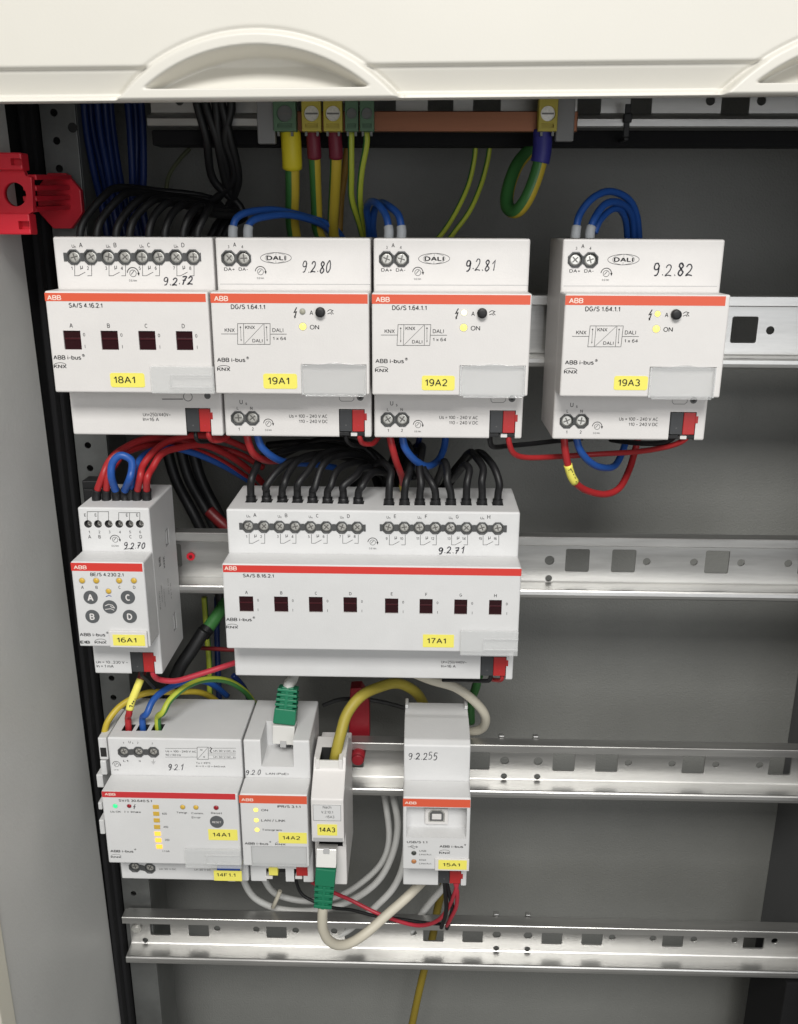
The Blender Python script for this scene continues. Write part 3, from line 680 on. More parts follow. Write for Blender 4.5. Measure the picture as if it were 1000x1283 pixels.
# ---- lighting gateways (three alike)
def gateway(x0, w, lab, sticker, hw, lab_crop, hw_crop, led1):
    d = Dev('lighting_gateway', lab, 'control module', x0, w, 0, 'lighting gateway modules')
    B0 = 65.1
    d.crop(260, 280, 4.545)
    rx = d.x0; d.x0 = B0                           # printing is laid out from the first of the three
    sx = w/68.5
    d.std()
    d.screws([(122, 197), (206, 198)], R=3.6)
    d.T(155, 120, 21, 'A', S); d.T(120, 132, 15, '3', S); d.T(198, 132, 15, '4', S)
    d.T(95, 260, 18, 'DA+', S, X1=155); d.T(178, 260, 18, 'DA-', S, X1=230)
    el = [(390+88*math.cos(t), 196+30*math.sin(t)) for t in [6.2832*i/36 for i in range(36)]]
    d.R(el, 2.4, S, closed=True)
    for k in (-1, 1):
        d.R([(390+k*62*math.cos(t), 196+28*math.sin(t)) for t in [-1.35+2.7*i/10 for i in range(11)]], 1.5, S, INKG, e=EPS+.02)
    d.R([(390, 166), (390, 182)], 1.5, S, INKG); d.R([(390, 211), (390, 226)], 1.5, S, INKG)
    d.T(336, 196, 24, 'DALI', S, INK, .03, 446)
    d.torque(302, 275, 29)
    d.R([(72, 345), (930, 347)], 3, S, NOTCH)
    d.stripe(18, 912, 403, 452, ORANGE, (38, 118), 427, 28)
    d.T(133, 474, 27, 'DG/S 1.64.1.1', X1=328, bold=.014)
    d.R([(508, 478), (494, 506), (506, 503), (498, 534)], 6); d.R([(503, 534), (497, 537), (495, 524)], 4, e=EPS+.02)
    d.led(541, 502, 16, led1); d.T(592, 508, 24, 'A')
    bx, bz = d.q(643, 505); o = MB(); o.cyl(bx, bz, CP-2.2, CP-.02, 2.0, BLACK, 24, 2.2); o.dome(bx, bz, CP-2.2, 2.0, .35, BLACK); o.build('push_button', d.root)
    d.R([(682, 500), (698, 490), (715, 496), (705, 502), (718, 516)], 3.5); d.R([(684, 515), (700, 508), (708, 518)], 3.5)
    d.led(543, 587, 20, LEDON); d.T(583, 590, 26, 'ON', X1=636)
    d.T(98, 607, 21, 'KNX', X1=155); d.R([(78, 629), (172, 629)], 2.6)
    d.R([(172, 570), (357, 570), (357, 688), (172, 688)], 2.6, closed=True); d.R([(205, 571), (208, 687)], 2.4); d.R([(322, 571), (326, 687)], 2.4); d.R([(213, 684), (318, 573)], 2.2, m=INKG)
    for x in (190, 338): d.R([(x-2, 585), (x+2, 670)], 2); d.T(x-2, 590, 8, '^', bold=.03); d.T(x+2, 664, 8, 'v', bold=.03)
    d.T(215, 591, 19, 'KNX', X1=270); d.T(256, 667, 19, 'DALI', X1=314)
    d.R([(357, 630), (451, 630)], 2.6); d.T(370, 607, 22, 'DALI', X1=432); d.T(373, 654, 19, '1 x 64', X1=447)
    d.ibus(55, 240, 776, 24); d.knx(55, 130, 829, 20)
    # hinged clear window at the lower right of the cover
    a = d.q(537, 972); b = d.q(905, 803); d.ccut.box(a[0], b[0], CP-3, CP+3.4, a[1]-4, b[1], WHITE); d.hasccut = True
    m = MB(); c = d.q(665, 800)[0]; e_ = d.q(795, 800)[0]
    m.prism([(a[0]+.15, a[1]-.2), (b[0]-.15, a[1]-.2), (b[0]-.15, b[1]-.15), (e_, b[1]-.1), (e_-3, b[1]+.75), (c+3, b[1]+.75), (c, b[1]-.1), (a[0]+.15, b[1]-.15)], CP-.9, CP-.1, CLEAR2, bev=.2)
    m.box(a[0]+1.6, b[0]-1.0, CP-1.0, CP+.3, a[1]-.9, a[1]-.25, CLEAR, .2)
    m.box(a[0]+.2, a[0]+.7, CP-1.0, CP-.75, a[1], b[1]-.4, CLEAR); m.box(b[0]-.7, b[0]-.2, CP-1.0, CP-.75, a[1], b[1]-.4, CLEAR)
    m.build('clear_flap', d.root)
    d.T(192, 1017, 24, 'U', S); d.T(221, 1027, 14, 's', S); d.T(172, 1052, 18, 'L', S); d.T(250, 1052, 18, 'N', S)
    d.screws([(175, 1108), (256, 1108)], R=3.6)
    d.T(180, 1170, 18, '1', S); d.T(258, 1170, 18, '2', S); d.torque(347, 1140, 28)
    d.T(465, 1096, 20, 'Us = 100 – 240 V AC', S, INK, 0, 682); d.T(522, 1126, 20, '110 – 240 V DC', S, INK, 0, 684)
    d.R([(750, 985), (752, 1002), (762, 1012), (822, 1012), (834, 1002), (835, 985)], 2.6, S, INKG)
    x, z = d.q(870, 990, S); d.bd.ring(x, z, S-EPS, 0, 1.6, INKG, 16); d.bd.ring(x, z, S-EPS-.03, 0, .7, INK, 12)
    A, Bq, mx = d.bus(752, 824, 893, 1060, 1185)
    clip = MB()
    clip.box(A[0]-.6, A[0]+4.5, S+.5, S+6, Bq[1]-2.2, Bq[1]-.35, BLACK, .3); clip.box(Bq[0]-3.4, Bq[0]+1.2, S+.5, S+6, Bq[1]-2.2, Bq[1]-.35, BLACK, .3)
    clip.box(mx-.9, mx+2.4, S-.2, S+5, Bq[1]-2.3, Bq[1]-.4, WHITE, .2); clip.build('clip_latch', d.root)
    d.x0 = rx
    # writing that belongs to this one only
    d.crop(*hw_crop[0]); d.hand(hw, *hw_crop[1])
    d.crop(*lab_crop[0]); d.label(*lab_crop[1], sticker, *lab_crop[2])
    d.done()
gateway(65.1, 68.5, 'white lighting module with yellow sticker 19A1 and only its lower lamp lit', '19A1', '9.2.80', ((260, 280, 4.545), (320, 510, 856, 940), (345, 466, 42)), ((260, 280, 4.545), (538, 708, 282, 215)), LEDOFF)
gateway(134.6, 68.6, 'white lighting module with yellow sticker 19A2, third in the top row', '19A2', '9.2.81', ((450, 280, 4.1667), (327, 500, 795, 870), (345, 460, 38)), ((450, 280, 4.1667), (556, 722, 246, 186)), LEDWH)
gateway(217.05, 70, 'white lighting module with yellow sticker 19A3 standing apart at the right', '19A3', '9.2.82', ((670, 220, 3.773), (372, 537, 948, 1013), (394, 498, 34)), ((670, 220, 3.773), (558, 752, 474, 416)), LEDON)

# ---- narrow module with round buttons (16A1)
d = Dev('input_module', 'narrow white module with round grey buttons A to D and yellow sticker 16A1', 'control module', -8.6, 35, 1).crop(80, 540, 4.009)
d.std(m=WHITE2)
for x in (122, 172, 225, 278, 330, 382):
    xx, zz = d.q(x, 467, S); d.cut.cyl(xx, zz, S-3, S+5, 1.95, DARK, 20); d.hascut = True
    stamp(('screw', 1.55), lambda: screw_mesh(1.55), d.root, (xx+.25, S+2.4, zz-.3), random.uniform(-.7, .7))
    p = atZ(80+({122: 167, 172: 215, 225: 265, 278: 320, 330: 370, 382: 418}[x])/4.009, 540+345/4.009, d.z+ZT)
    d.cut.box(p.x-d.x0-1.9, p.x-d.x0+1.9, p.y-2, p.y+2.0, ZT-6, ZT+3, DARK)
d.R([(118, 450), (118, 405), (225, 405), (225, 450)], 2.4, S); d.R([(172, 406), (172, 450)], 2.4, S)
d.R([(276, 452), (276, 410), (382, 410), (382, 452)], 2.4, S); d.R([(330, 411), (330, 452)], 2.4, S)
for x in (107, 160, 317, 369): d.T(x, 422, 17, 'E', S); 
for i, x in enumerate((128, 179, 230, 282, 333, 384)): d.T(x, 507, 15, '123456'[i], S)
for x, l in ((130, 'A'), (180, 'B'), (335, 'C'), (387, 'D')): d.T(x, 531, 19, l, S)
d.torque(258, 546, 26, ty=31); d.hand('9.2.70', 302, 412, 592, 560, w=2.6); d.R([(302, 594), (345, 588), (350, 592)], 2.4, S, PEN, e=EPS+.1)
d.stripe(38, 393, 666, 702, REDOR, (50, 115), 684, 22)
d.T(133, 720, 21, 'BE/S 4.230.2.1', X1=300, bold=.014)
for x, l in ((92, 'A'), (163, 'B'), (278, 'C'), (352, 'D')): d.led(x, 752, 16, LEDAMB); d.T(x+2, 785, 18, l)
d.led(225, 805, 15, LEDAMB); d.R([(212, 832), (225, 826), (240, 830)], 4, m=BLUEP)
for x, y, l in ((135, 835, 'A'), (322, 835, 'C'), (144, 931, 'B'), (332, 931, 'D')):
    xx, zz = d.q(x, y); m = MB(); m.cyl(xx, zz, CP-.35, CP-.02, 3.35, BTN, 32, 3.45); m.text(l, xx, zz, CP-.35-EPS, WHITE, None, 3.4, .03); m.build('round_button', d.root)
xx, zz = d.q(232, 883); m = MB(); m.cyl(xx, zz, CP-.35, CP-.02, 3.35, BTN, 32, 3.45)
m.ribbon([(xx-2.2, zz+.6), (xx-.4, zz+1.5), (xx+1.4, zz+1.0), (xx+2.3, zz-.4), (xx+1.2, zz-.2), (xx+.3, zz+.6)], CP-.42, .35, WHITE); m.ribbon([(xx-2.3, zz-1.2), (xx+.4, zz-.8), (xx+2, zz-1.6)], CP-.42, .35, WHITE); m.build('round_button', d.root)
d.ibus(80, 228, 1022, 20); d.T(83, 1060, 18, 'EIB', bold=.05, X1=132); d.knx(155, 215, 1061, 16)
a = d.q(238, 1080); b = d.q(420, 1002); m = MB(); m.box(a[0], b[0], CP-1.5, CP-.03, a[1], b[1], WHITE, .3); hd = m.build('label_holder', d.root)
d.label(255, 410, 1018, 1070, '16A1', 273, 370, 30, y=CP-1.5, rnd=False)
d.T(162, 1160, 17, 'Un = 10...230 V ~', S, INK, 0, 322); d.T(165, 1180, 17, 'In = 1 mA', S, INK, 0, 250)
d.bus(335, 395, 456, 1113, 1210)
# side face marks (right side of this module)
def sidetext(txt, y, z, h, m=INKG, rot=90):
    # on plane x = w, reading upwards
    M = Matrix.Translation((d.w-.15+EPS, y, z)) @ Matrix(((0, 0, 1, 0), (1, 0, 0, 0), (0, 1, 0, 0), (0, 0, 0, 1))) @ Matrix.Rotation(math.radians(rot), 4, 'Z')
    d.bd.glyph(txt, M, m, None, h)
sd = [(-38, -6, 'BE/S 4.230.2.1'), (-34, -4, '2CDG 110 091'), (-30, -8, 'Made in Germany'), (-22, -5, '230 V  4-fold'), (-18, -9, 'IP 20  -5 +45')]
for y, z, t in sd: sidetext(t, y, z, 1.3)
sidetext('KNX', -26, 10, 2.6, INK); sidetext('EIB', -33, 13, 3.0, INK)
for y0, y1, z0, z1 in ((-20, -14, 16, 25), (-18, -12, -33, -23)):
    d.cut.box(d.w-1.3, d.w+2, y0, y1, z0, z1, NOTCH)
    m = MB(); m.box(d.w-1.25, d.w-.35, y0+3, y1-.4, z0+.6, z1-.6, NOTCH, .2); m.build('side_latch', d.root)
d.done()

# ---- wide eight channel switch module (17A1)
d = Dev('switch_module', 'wide white eight channel switch module with yellow sticker 17A1 in the second row', 'control module', 63.3, 140.9, 1, 'channel switch modules').crop(270, 540, 4.01)
d.std(m=WHITE2)
PA = [(x, 479+i*.9) for i, x in enumerate((165, 243, 322, 400, 478, 557, 635, 713))]
PB = [(x, 485+i*.6) for i, x in enumerate((107, 187, 263, 343, 420, 500, 578, 657))]
d.screws(PA, R=3.3, r=2.45, ends=((120, 478), (755, 487))); switch_marks(d, PA, '12345678', 'ABCD', 1, 530, 564, .95)
d.torque(790, 560, 26, ty=30)
d.crop(460, 540, 4.01); d.screws(PB, R=3.3, r=2.45, ends=((64, 485), (702, 491))); switch_marks(d, PB, ['9', '10', '11', '12', '13', '14', '15', '16'], 'EFGH', 1, 540, 572, .95)
d.hand('9.2.71', 358, 496, 616, 582, w=3)
for i, (x, l) in enumerate(((90, 'E'), (263, 'F'), (437, 'G'), (611, 'H'))):
    toggle(d, x, x+67, 842+i*2.6, 917+i*2.6, 1); d.T(x+34, 818+i*3, 18, l); d.T(x+91, 860+i*3, 15, '0'); d.T(x+91, 908+i*3, 15, 'I')
d.label(280, 437, 1024, 1085, '17A1', 302, 396, 32, rnd=False)
holder(d, 466, 760, 1000, 1118, 582, 758, 1036, 1086)
d.T(372, 1160, 17, 'Un=250/440V~', S, INK, 0, 500); d.T(372, 1181, 17, 'In=16 A', S, INK, 0, 445)
d.bus(574, 636, 694, 1135, 1230)
d.crop(270, 540, 4.01)
for i, (x, l) in enumerate(((122, 'A'), (297, 'B'), (471, 'C'), (644, 'D'))):
    toggle(d, x, x+67, 831+i*1.6, 908+i*1.6, 1); d.T(x+34, 811+i*2, 18, l); d.T(x+92, 850+i*2, 15, '0'); d.T(x+92, 898+i*2, 15, 'I')
lo, hi = d.q(34, 706), d.q(34, 670); d.cd.quad(.6, d.w-.1, CP-.05, lo[1]-.3, hi[1]-.3, REDOR)
d.T(45, 689, 24, 'ABB', CP, LOGO, .02, 108); d.T(138, 726, 21, 'SA/S 8.16.2.1', X1=293, bold=.014)
d.ibus(54, 202, 946, 20); d.knx(54, 114, 985, 15)
SLOT17 = [(270+x/4.01, 540+y/4.01) for x, y in ((180, 352), (258, 352), (337, 352), (413, 354), (489, 355), (564, 357), (643, 358), (719, 360))] + \
         [(460+x/4.01, 540+y/4.01) for x, y in ((110, 366), (188, 366), (265, 366), (343, 366), (420, 366), (498, 366), (577, 366), (656, 367))]
for px, py in SLOT17:
    p = atZ(px, py, d.z+ZT); d.cut.box(p.x-d.x0-2.7, p.x-d.x0+2.7, p.y-2.6, p.y+3.2, ZT-7, ZT+3, DARK)
d.done()

# ---- power supply (14A1)
d = Dev('power_supply', 'white power supply module with a lit bar of small lamps and yellow sticker 14A1', 'power supply', -6.1, 70.8, 2).crop(110, 840, 4.581)
d.std(m=WHITE2)
d.screws([(207, 467), (292, 467), (376, 468)], R=3.3, r=2.3)
d.T(205, 415, 14, '1', S); d.T(287, 415, 14, '2', S); d.T(370, 418, 14, '3', S); d.T(240, 411, 18, 'U', S); d.T(258, 417, 10, 's', S)
d.T(204, 519, 15, 'L1', S, X1=232); d.T(299, 520, 15, 'N', S)
d.R([(377, 510), (377, 522)], 2, S); [d.R([(377-k, y), (377+k, y)], 2, S) for k, y in ((12, 524), (8, 530), (4, 536))]
d.torque(165, 541, 26, ty=29, th=9)
d.R([(445, 447), (627, 447)], 2, S); d.R([(445, 497), (627, 497)], 2, S)
d.T(447, 463, 15, 'Us = 100 - 240 V AC', S, INK, 0, 622); d.T(447, 484, 14, '50 / 60 Hz', S, INK, 0, 535)
d.R([(628, 440), (692, 440), (692, 510), (628, 510)], 2.6, S, closed=True); d.R([(632, 507), (689, 443)], 2, S); d.T(652, 456, 9, '~', S); d.T(668, 496, 9, '=', S)
d.R([(694, 446), (850, 446)], 2, S); d.R([(694, 474), (850, 474)], 2, S); d.R([(694, 485), (850, 485)], 2, S); d.R([(694, 507), (850, 507)], 2, S)
d.T(722, 461, 14, 'Un 30 V DC, In', S, INK, 0, 848); d.T(722, 496, 13, 'Un 30 V DC, In', S, INK, 0, 848); d.R([(702, 440), (712, 448), (702, 462), (712, 472)], 5, S, e=EPS+.03)
d.T(622, 530, 13, 'Tu = 45°C', S, INK, 0, 705); d.T(622, 549, 13, 'In = I1 + I2 = 640 mA', S, INK, 0, 790)
d.hand('9.2.1', 462, 555, 570, 536, w=2.8)
a = d.q(80, 708); b = d.q(848, 738)
d.cd.faces([(.5, CP-.05, a[1]-2.0), (b[0], CP-.05, a[1]-2.0), (b[0], CP-.05, a[1]+1.5), (.5, CP-.05, a[1]+1.5)], [(0, 1, 2, 3)], REDSTR)
d.T(97, 710, 20, 'ABB', CP, LOGO, .02, 160); d.T(178, 746, 19, 'SV/S 30.640.5.1', X1=368, bold=.014)
d.led(158, 778, 16, LEDGR); d.T(130, 810, 15, 'Us OK', X1=190, bold=.01); d.led(238, 778, 15, LEDRED); d.R([(273, 768), (263, 783), (272, 781), (265, 795)], 5); d.T(212, 811, 15, 'I > Imax', X1=305)
for i, (x, y) in enumerate(((391, 782), (393, 821), (396, 859), (398, 897), (401, 936), (405, 973), (411, 1010))):
    a = d.q(x-16, y+11); b = d.q(x+17, y-11); m = MB(); m.box(a[0], b[0], CP-.4, CP-.02, a[1], b[1], LEDOR if i > 3 else LEDAMB, .2); m.build('bar_lamp', d.root)
for x, y, t in ((441, 822, '600'), (448, 898, '400'), (456, 972, '200'), (450, 1037, 'I / mA')): d.T(x, y, 16, t)
for x, y, r, m in ((545, 784, 17, LEDAMB), (621, 786, 17, LEDAMB), (737, 788, 17, LEDRED)): d.led(x, y, r, m)
d.T(510, 816, 17, 'Telegr.', X1=577); d.T(595, 819, 15, 'Comm.', X1=665); d.T(597, 843, 16, 'Error', X1=648); d.T(708, 818, 16, 'Reset', X1=770)
xx, zz = d.q(741, 868); m = MB(); m.cyl(xx, zz, CP-.4, CP-.02, 3.5, BTN, 32, 3.6); m.text('RESET', xx, zz, CP-.4-EPS, WHITE, 4.6, 1.1, .02); m.build('round_button', d.root)
d.label(695, 858, 914, 972, '14A1', 718, 817, 30, rnd=False)
d.ibus(130, 282, 1036, 20); d.knx(133, 193, 1070, 15)
holder(d, 566, 880, 1020, 1118, 686, 876, 1046, 1092)
d.screws([(270, 1128), (356, 1135)], R=3.4, r=2.4)
d.T(410, 1139, 14, 'Un 30 V DC', S, INKG, 0, 508); d.T(612, 1143, 14, 'Un 30 V DC', S, INKG, 0, 708)
FY = S-9
A = d.q(742, 1150, FY); B = d.q(872, 1128, FY); m = MB(); m.box(A[0], B[0], FY, S+4, A[1], B[1], BLUEP, .3); m.build('blue_terminal', d.root)
A = d.q(727, 1203, FY); B = d.q(884, 1149, FY); m = MB(); m.box(A[0], B[0], FY-.5, FY-.2, A[1], B[1], YEL, .1); m.box(A[0]+1, B[0]-1, FY-.15, S+2, A[1]+.6, B[1]-.4, WHITE2, .2); c = d.q(795, 1169, FY); m.text('14F1.1', c[0], c[1], FY-.5-EPS, INK, d.mm(130, FY), d.mm(27, FY), .006); m.build('label_sticker', d.root)
for px in (822,):
    A = d.q(px-20, 1220, S); B = d.q(px+22, 1205, S); m = MB(); m.box(A[0], B[0], S+1, S+5, A[1], B[1], WHITE, .3); m.build('clip_latch', d.root)
for px, py in ((234, 330), (317, 330), (403, 328)):
    p = atZ(110+px/4.581, 840+py/4.581, d.z+ZT); d.cut.box(p.x-d.x0-2.9, p.x-d.x0+2.9, p.y-3.0, p.y+3.6, ZT-7, ZT+3, DARK)
d.done()
# end clamp left of it
mb = MB()
for (X0, X1, Y0, Y1) in ((70, 106, 388, 512), (78, 104, 520, 600), (55, 84, 600, 672), (62, 80, 760, 800), (72, 92, 860, 940)):
    A = at(110+X0/4.581, 840+Y1/4.581, -34); B = at(110+X1/4.581, 840+Y0/4.581, -34); mb.box(A.x, min(B.x, -6.6), -34, -3, A.z, B.z, WHITE2, .5)
A = at(110+76/4.581, 840+495/4.581, -34.3); B = at(110+104/4.581, 840+445/4.581, -34.3); mb.box(A.x, min(B.x, -6.7), -34.3, -30, A.z, B.z, DARK)
p = at(132, 960, -3); tag(mb.build('end_clamp'), 'pale plastic end clamp pressed against the left side of the power supply', 'clamp')

# ---- network router (14A2)
d = Dev('network_router', 'white narrow network module with a plugged socket on top and yellow sticker 14A2', 'control module', 65.4, 35, 2).crop(280, 840, 4.58)
d.std(m=WHITE2)
zf = d.q(300, 552, S)[1]; pb = at(280+330/4.58, 840+428/4.58, -24); zb = pb.z-d.z
xl, xr = d.q(215, 480, S)[0], d.q(402, 480, S)[0]
d.cut.prism([(S-4, ZT+5), (S-4, zf), (S, zf), (-24, zb), (-24, ZT+5)], xl, xr, WHITE2, 'x'); d.hascut = True
sock = MB(); sock.box(xl+4.5, xr-.8, -24.4, -23.8, zb+.6, zb+6.5, BLACK, .2); sock.box(xl+7, xr-4, -27.2, -24.5, zb+.8, zb+2.4, BTN, .3); sock.build('network_socket', d.root)
d.T(243, 592, 17, 'LAN (PoE)', S, INK, 0, 373); d.hand('9.2.0', 128, 218, 598, 570, w=2.8)
d.stripe(90, 478, 722, 760, ORANGE, (103, 172), 741, 22); d.T(310, 780, 20, 'IPR/S 3.1.1', X1=442, bold=.014)
for x, y, t, x1 in ((186, 800, 'ON', 256), (189, 859, 'LAN / LINK', 356), (193, 914, 'Telegram', 335)): d.led(x, y, 17, LEDON); d.T(217 if x < 190 else 222, y+1, 18, t, X1=x1)
d.label(318, 478, 932, 990, '14A2', 340, 440, 30, rnd=False)
d.ibus(122, 278, 992, 19); d.knx(297, 357, 997, 14)
a = d.q(163, 1118); b = d.q(478, 1012); d.ccut.box(a[0], b[0], CP-3, CP+2.6, a[1]-4, b[1], WHITE2); d.hasccut = True
m = MB(); m.box(a[0]+.1, b[0]-.1, CP-.6, CP+.3, a[1], b[1]-.1, CLEAR2, .2); m.build('clear_flap', d.root)
A = d.q(262, 1172, S); B = d.q(312, 1130, S); m = MB(); m.box(A[0], B[0], S-.6, S+4, A[1], B[1], YEL, .2); m.build('yellow_terminal', d.root)
d.cut.box(d.q(190, 0, S)[0], d.q(312, 0, S)[0]-.2, S-4, S+8, ZB-3, d.q(0, 1130, S)[1], DARK); d.cut.box(d.q(362, 0, S)[0], d.q(420, 0, S)[0], S-4, S+8, ZB-3, d.q(0, 1130, S)[1], DARK)
A = d.q(420, 1185, S); B = d.q(483, 1130, S); m = MB(); m.box(A[0], B[0], S-.4, S+6, A[1]+1, B[1], BUSR, .25); m.build('bus_terminal', d.root)
m = MB()
for px in (262, 432): A = d.q(px-20, 1196, S); B = d.q(px+20, 1182, S); m.box(A[0], B[0], S-.2, S+4, A[1], B[1], WHITE, .2)
m.build('clip_latch', d.root)
d.done()

# ---- patch socket module (14A3)
x0 = at(389, 1003, CP).x
d = Dev('patch_socket', 'slim white patch socket module with yellow sticker 14A3 and a green plug below', 'socket module', x0, at(430.7, 1003, CP).x-x0, 2).crop(280, 840, 4.58)
zf1 = d.q(600, 742)[1]; zb1 = d.q(600, 985)[1]; zbot = d.q(600, 1228, -46)[1]
top = at(280+650/4.58, 840+362/4.58, -6); ztop = top.z-d.z
pt = at(280+620/4.58, 840+575/4.58, -44); zs = pt.z-d.z
d.body.prism([(-1, ztop-2), (-10, ztop-2), (-22, zs+7), (-41, zs+6), (-44, zs), (CP, zf1), (CP, zb1), (-46, zb1-1.5), (-46, zbot), (-1, zbot)], .1, d.w-.1, WHITE, 'x', .6)
w = d.w
d.cut.box(w*.2, w*.78, -42, -32, zs-4, zs+20, DARK); d.cut.box(w*.13, w*.88, CP-2, -32, zb1-12, zb1-.6, DARK); d.hascut = True
m = MB(); m.box(w*.1, w*.78, -43.5, -42.2, zs+1.0, zs+5.5, PLUG, .3); m.box(w*.08, w*.2, -44.2, -38, zs+1, zs+6.6, WHITE, .3); m.box(w*.78, w*.9, -44.2, -38, zs+1, zs+6.6, WHITE, .3); m.build('cable_gland', d.root)
a = d.q(515, 860); b = d.q(675, 770); m = MB(); m.box(a[0], b[0], CP-.3, CP-.02, a[1], b[1], WHITE2, .1)
for t, y in (('Nach', 783), ('V.2.10.1', 811), ('-15A3', 838)):
    c = d.q(595 if y != 838 else 610, y); m.text(t, c[0], c[1], CP-.3-EPS, INKG, None, 1.6)
m.ribbon([(a[0]+.2, a[1]+.2), (b[0]-.2, a[1]+.2), (b[0]-.2, b[1]-.2), (a[0]+.2, b[1]-.2)], CP-.36, .15, INKG, True)
m.build('name_plate', d.root)
d.label(540, 652, 884, 945, '14A3', 550, 642, 40, rnd=False, bold=.02)
d.bd.quad(.8, w-.8, CP-.05, zb1+.3, zb1+2.6, NOTCH)
d.body.build('housing', d.root, d.cut, d.bd)
PATCHX = d.x0+w/2

# ---- USB interface (15A1)
d = Dev('usb_interface', 'white narrow usb interface module standing alone with yellow sticker 15A1', 'control module', 149.3, 34.8, 2).crop(440, 840, 4.58)
d.body.prism([(-1, ZT), (-1, ZB), (S, ZB), (S, ZT-1.5), (S+3.5, ZT+.2), (-18, ZT+.2), (-14, ZT-.3)], .1, d.w-.1, WHITE2, 'x', .7, 3)
d.body.box(.1, 1.8, -9, -1.2, ZT+.3, ZT+2.6, WHITE2, .4); d.body.box(d.w-1.9, d.w-.1, -9, -1.2, ZT+.3, ZT+2.6, WHITE2, .4)
d.hand('9.2.255', 328, 500, 512, 472, w=3)
d.cap.box(0.1, d.w-.1, CP, S+.1, -CH, CH, WHITE2, .8, 3)
d.stripe(297, 685, 742, 780, ORANGE, (308, 376), 759, 21)
zu, zl2 = d.q(490, 787)[1], d.q(490, 962)[1]; zi = d.q(490, 905, CP+8)[1]
d.ccut.prism([(CP-3, zu), (CP+9, zu), (CP+9, zi), (CP, zl2), (CP-3, zl2)], 1.9, d.w-1.9, WHITE2, 'x'); d.hasccut = True
a = d.q(424, 872, CP+8.8); b = d.q(557, 787, CP+8.8); m = MB(); m.box(a[0], b[0], CP+7.2, CP+8.9, a[1], b[1], WHITE, .3)
cx, cz = (a[0]+b[0])/2, (a[1]+b[1])/2+.9; sc = 4.3
m.prism([(cx-sc, cz-sc*.85), (cx+sc, cz-sc*.85), (cx+sc, cz+sc*.35), (cx+sc*.6, cz+sc*.8), (cx-sc*.6, cz+sc*.8), (cx-sc, cz+sc*.35)], CP+6.9, CP+7.15, STEEL)
sc = 3.6; m.prism([(cx-sc, cz-sc*.85), (cx+sc, cz-sc*.85), (cx+sc, cz+sc*.35), (cx+sc*.6, cz+sc*.8), (cx-sc*.6, cz+sc*.8), (cx-sc, cz+sc*.35)], CP+6.8, CP+6.88, INKG)
m.box(cx-2.5, cx+2.5, CP+5.8, CP+6.75, cz-1.6, cz+1.5, WHITE, .3); m.build('usb_socket', d.root)
d.T(320, 984, 18, 'USB/S 1.1', X1=437, bold=.014)
d.R([(325, 1012), (378, 1012)], 3); d.R([(338, 1012), (350, 1003), (360, 1003)], 2.5, e=EPS+.02); d.R([(345, 1012), (358, 1021), (368, 1021)], 2.5, e=EPS+.03); d.R([(372, 1006), (382, 1012), (372, 1018)], 2.5, e=EPS+.04)
d.led(360, 1048, 17, LEDBLK); d.led(360, 1096, 17, LEDBRN)
for y, t1 in ((1035, 'USB'), (1087, 'KNX')): d.T(391, y, 14, t1, CP, INKG, 0, 431); d.T(391, y+20, 14, 'Line/Act.', CP, INKG, 0, 464)
d.ibus(507, 664, 1009, 19); d.knx(505, 568, 1046, 16)
a = d.q(480, 1142); b = d.q(678, 1078); m = MB(); m.box(a[0], b[0], CP-.9, CP-.03, a[1], b[1], WHITE, .25); m.build('label_holder', d.root)
d.label(500, 664, 1084, 1133, '15A1', 526, 624, 27, rnd=False, y=CP-.9)
d.bus(503, 566, 627, 1150, 1222); d.done()

# ------------------------------------------------------------------ wires
def spline(P, k=7):
    out = []; n = len(P)
    for i in range(n-1):
        p0, p1, p2, p3 = P[max(0, i-1)], P[i], P[i+1], P[min(n-1, i+2)]
        for j in range(k):
            t = j/k; out.append(.5*((2*p1)+(p2-p0)*t+(2*p0-5*p1+4*p2-p3)*t*t+(3*p1-p0-3*p2+p3)*t**3))
    out.append(P[-1]); return out
def tube(mb, pts, r, m, n=12, m2=None, frac=.4, off=0, twist=0, prof=None):
    n = 16 if m2 else n
    T = [(pts[min(i+1, len(pts)-1)]-pts[max(i-1, 0)]).normalized() for i in range(len(pts))]
    up = Vector((0, -1, .2)); u = (up-T[0]*up.dot(T[0])).normalized(); v = []
    for i, p in enumerate(pts):
        u = (u-T[i]*u.dot(T[i])); u = u.normalized() if u.length > 1e-6 else T[i].orthogonal().normalized()
        w = T[i].cross(u); rr = r*(prof(i/(len(pts)-1)) if prof else 1)
        for k in range(n):
            a = 6.2832*k/n+off+twist*i; v.append(p+(u*math.cos(a)+w*math.sin(a))*rr)
    a_, b_ = [], []
    for i in range(len(pts)-1):
        for k in range(n):
            f = (i*n+k, i*n+(k+1) % n, (i+1)*n+(k+1) % n, (i+1)*n+k)
            (b_ if (m2 and k < n*frac) else a_).append(f)
    bv = [mb.bm.verts.new(q) for q in v]
    for lst, mm_ in ((a_, m), (b_, m2)):
        for f in lst:
            q = mb.bm.faces.new([bv[j] for j in f]); q.smooth = True; q.material_index = mb.mi(mm_)
    L = (len(pts)-1)*n
    for f in ([bv[j] for j in range(n-1, -1, -1)], [bv[L+j] for j in range(n)]):
        q = mb.bm.faces.new(f); q.material_index = mb.mi(m)
def pt(p):
    if isinstance(p, Vector): return p.copy()
    return at(*p)
def top(px, py, row, dz=0): return atZ(px, py, ZR[row]+ZT)+Vector((0, 0, dz))
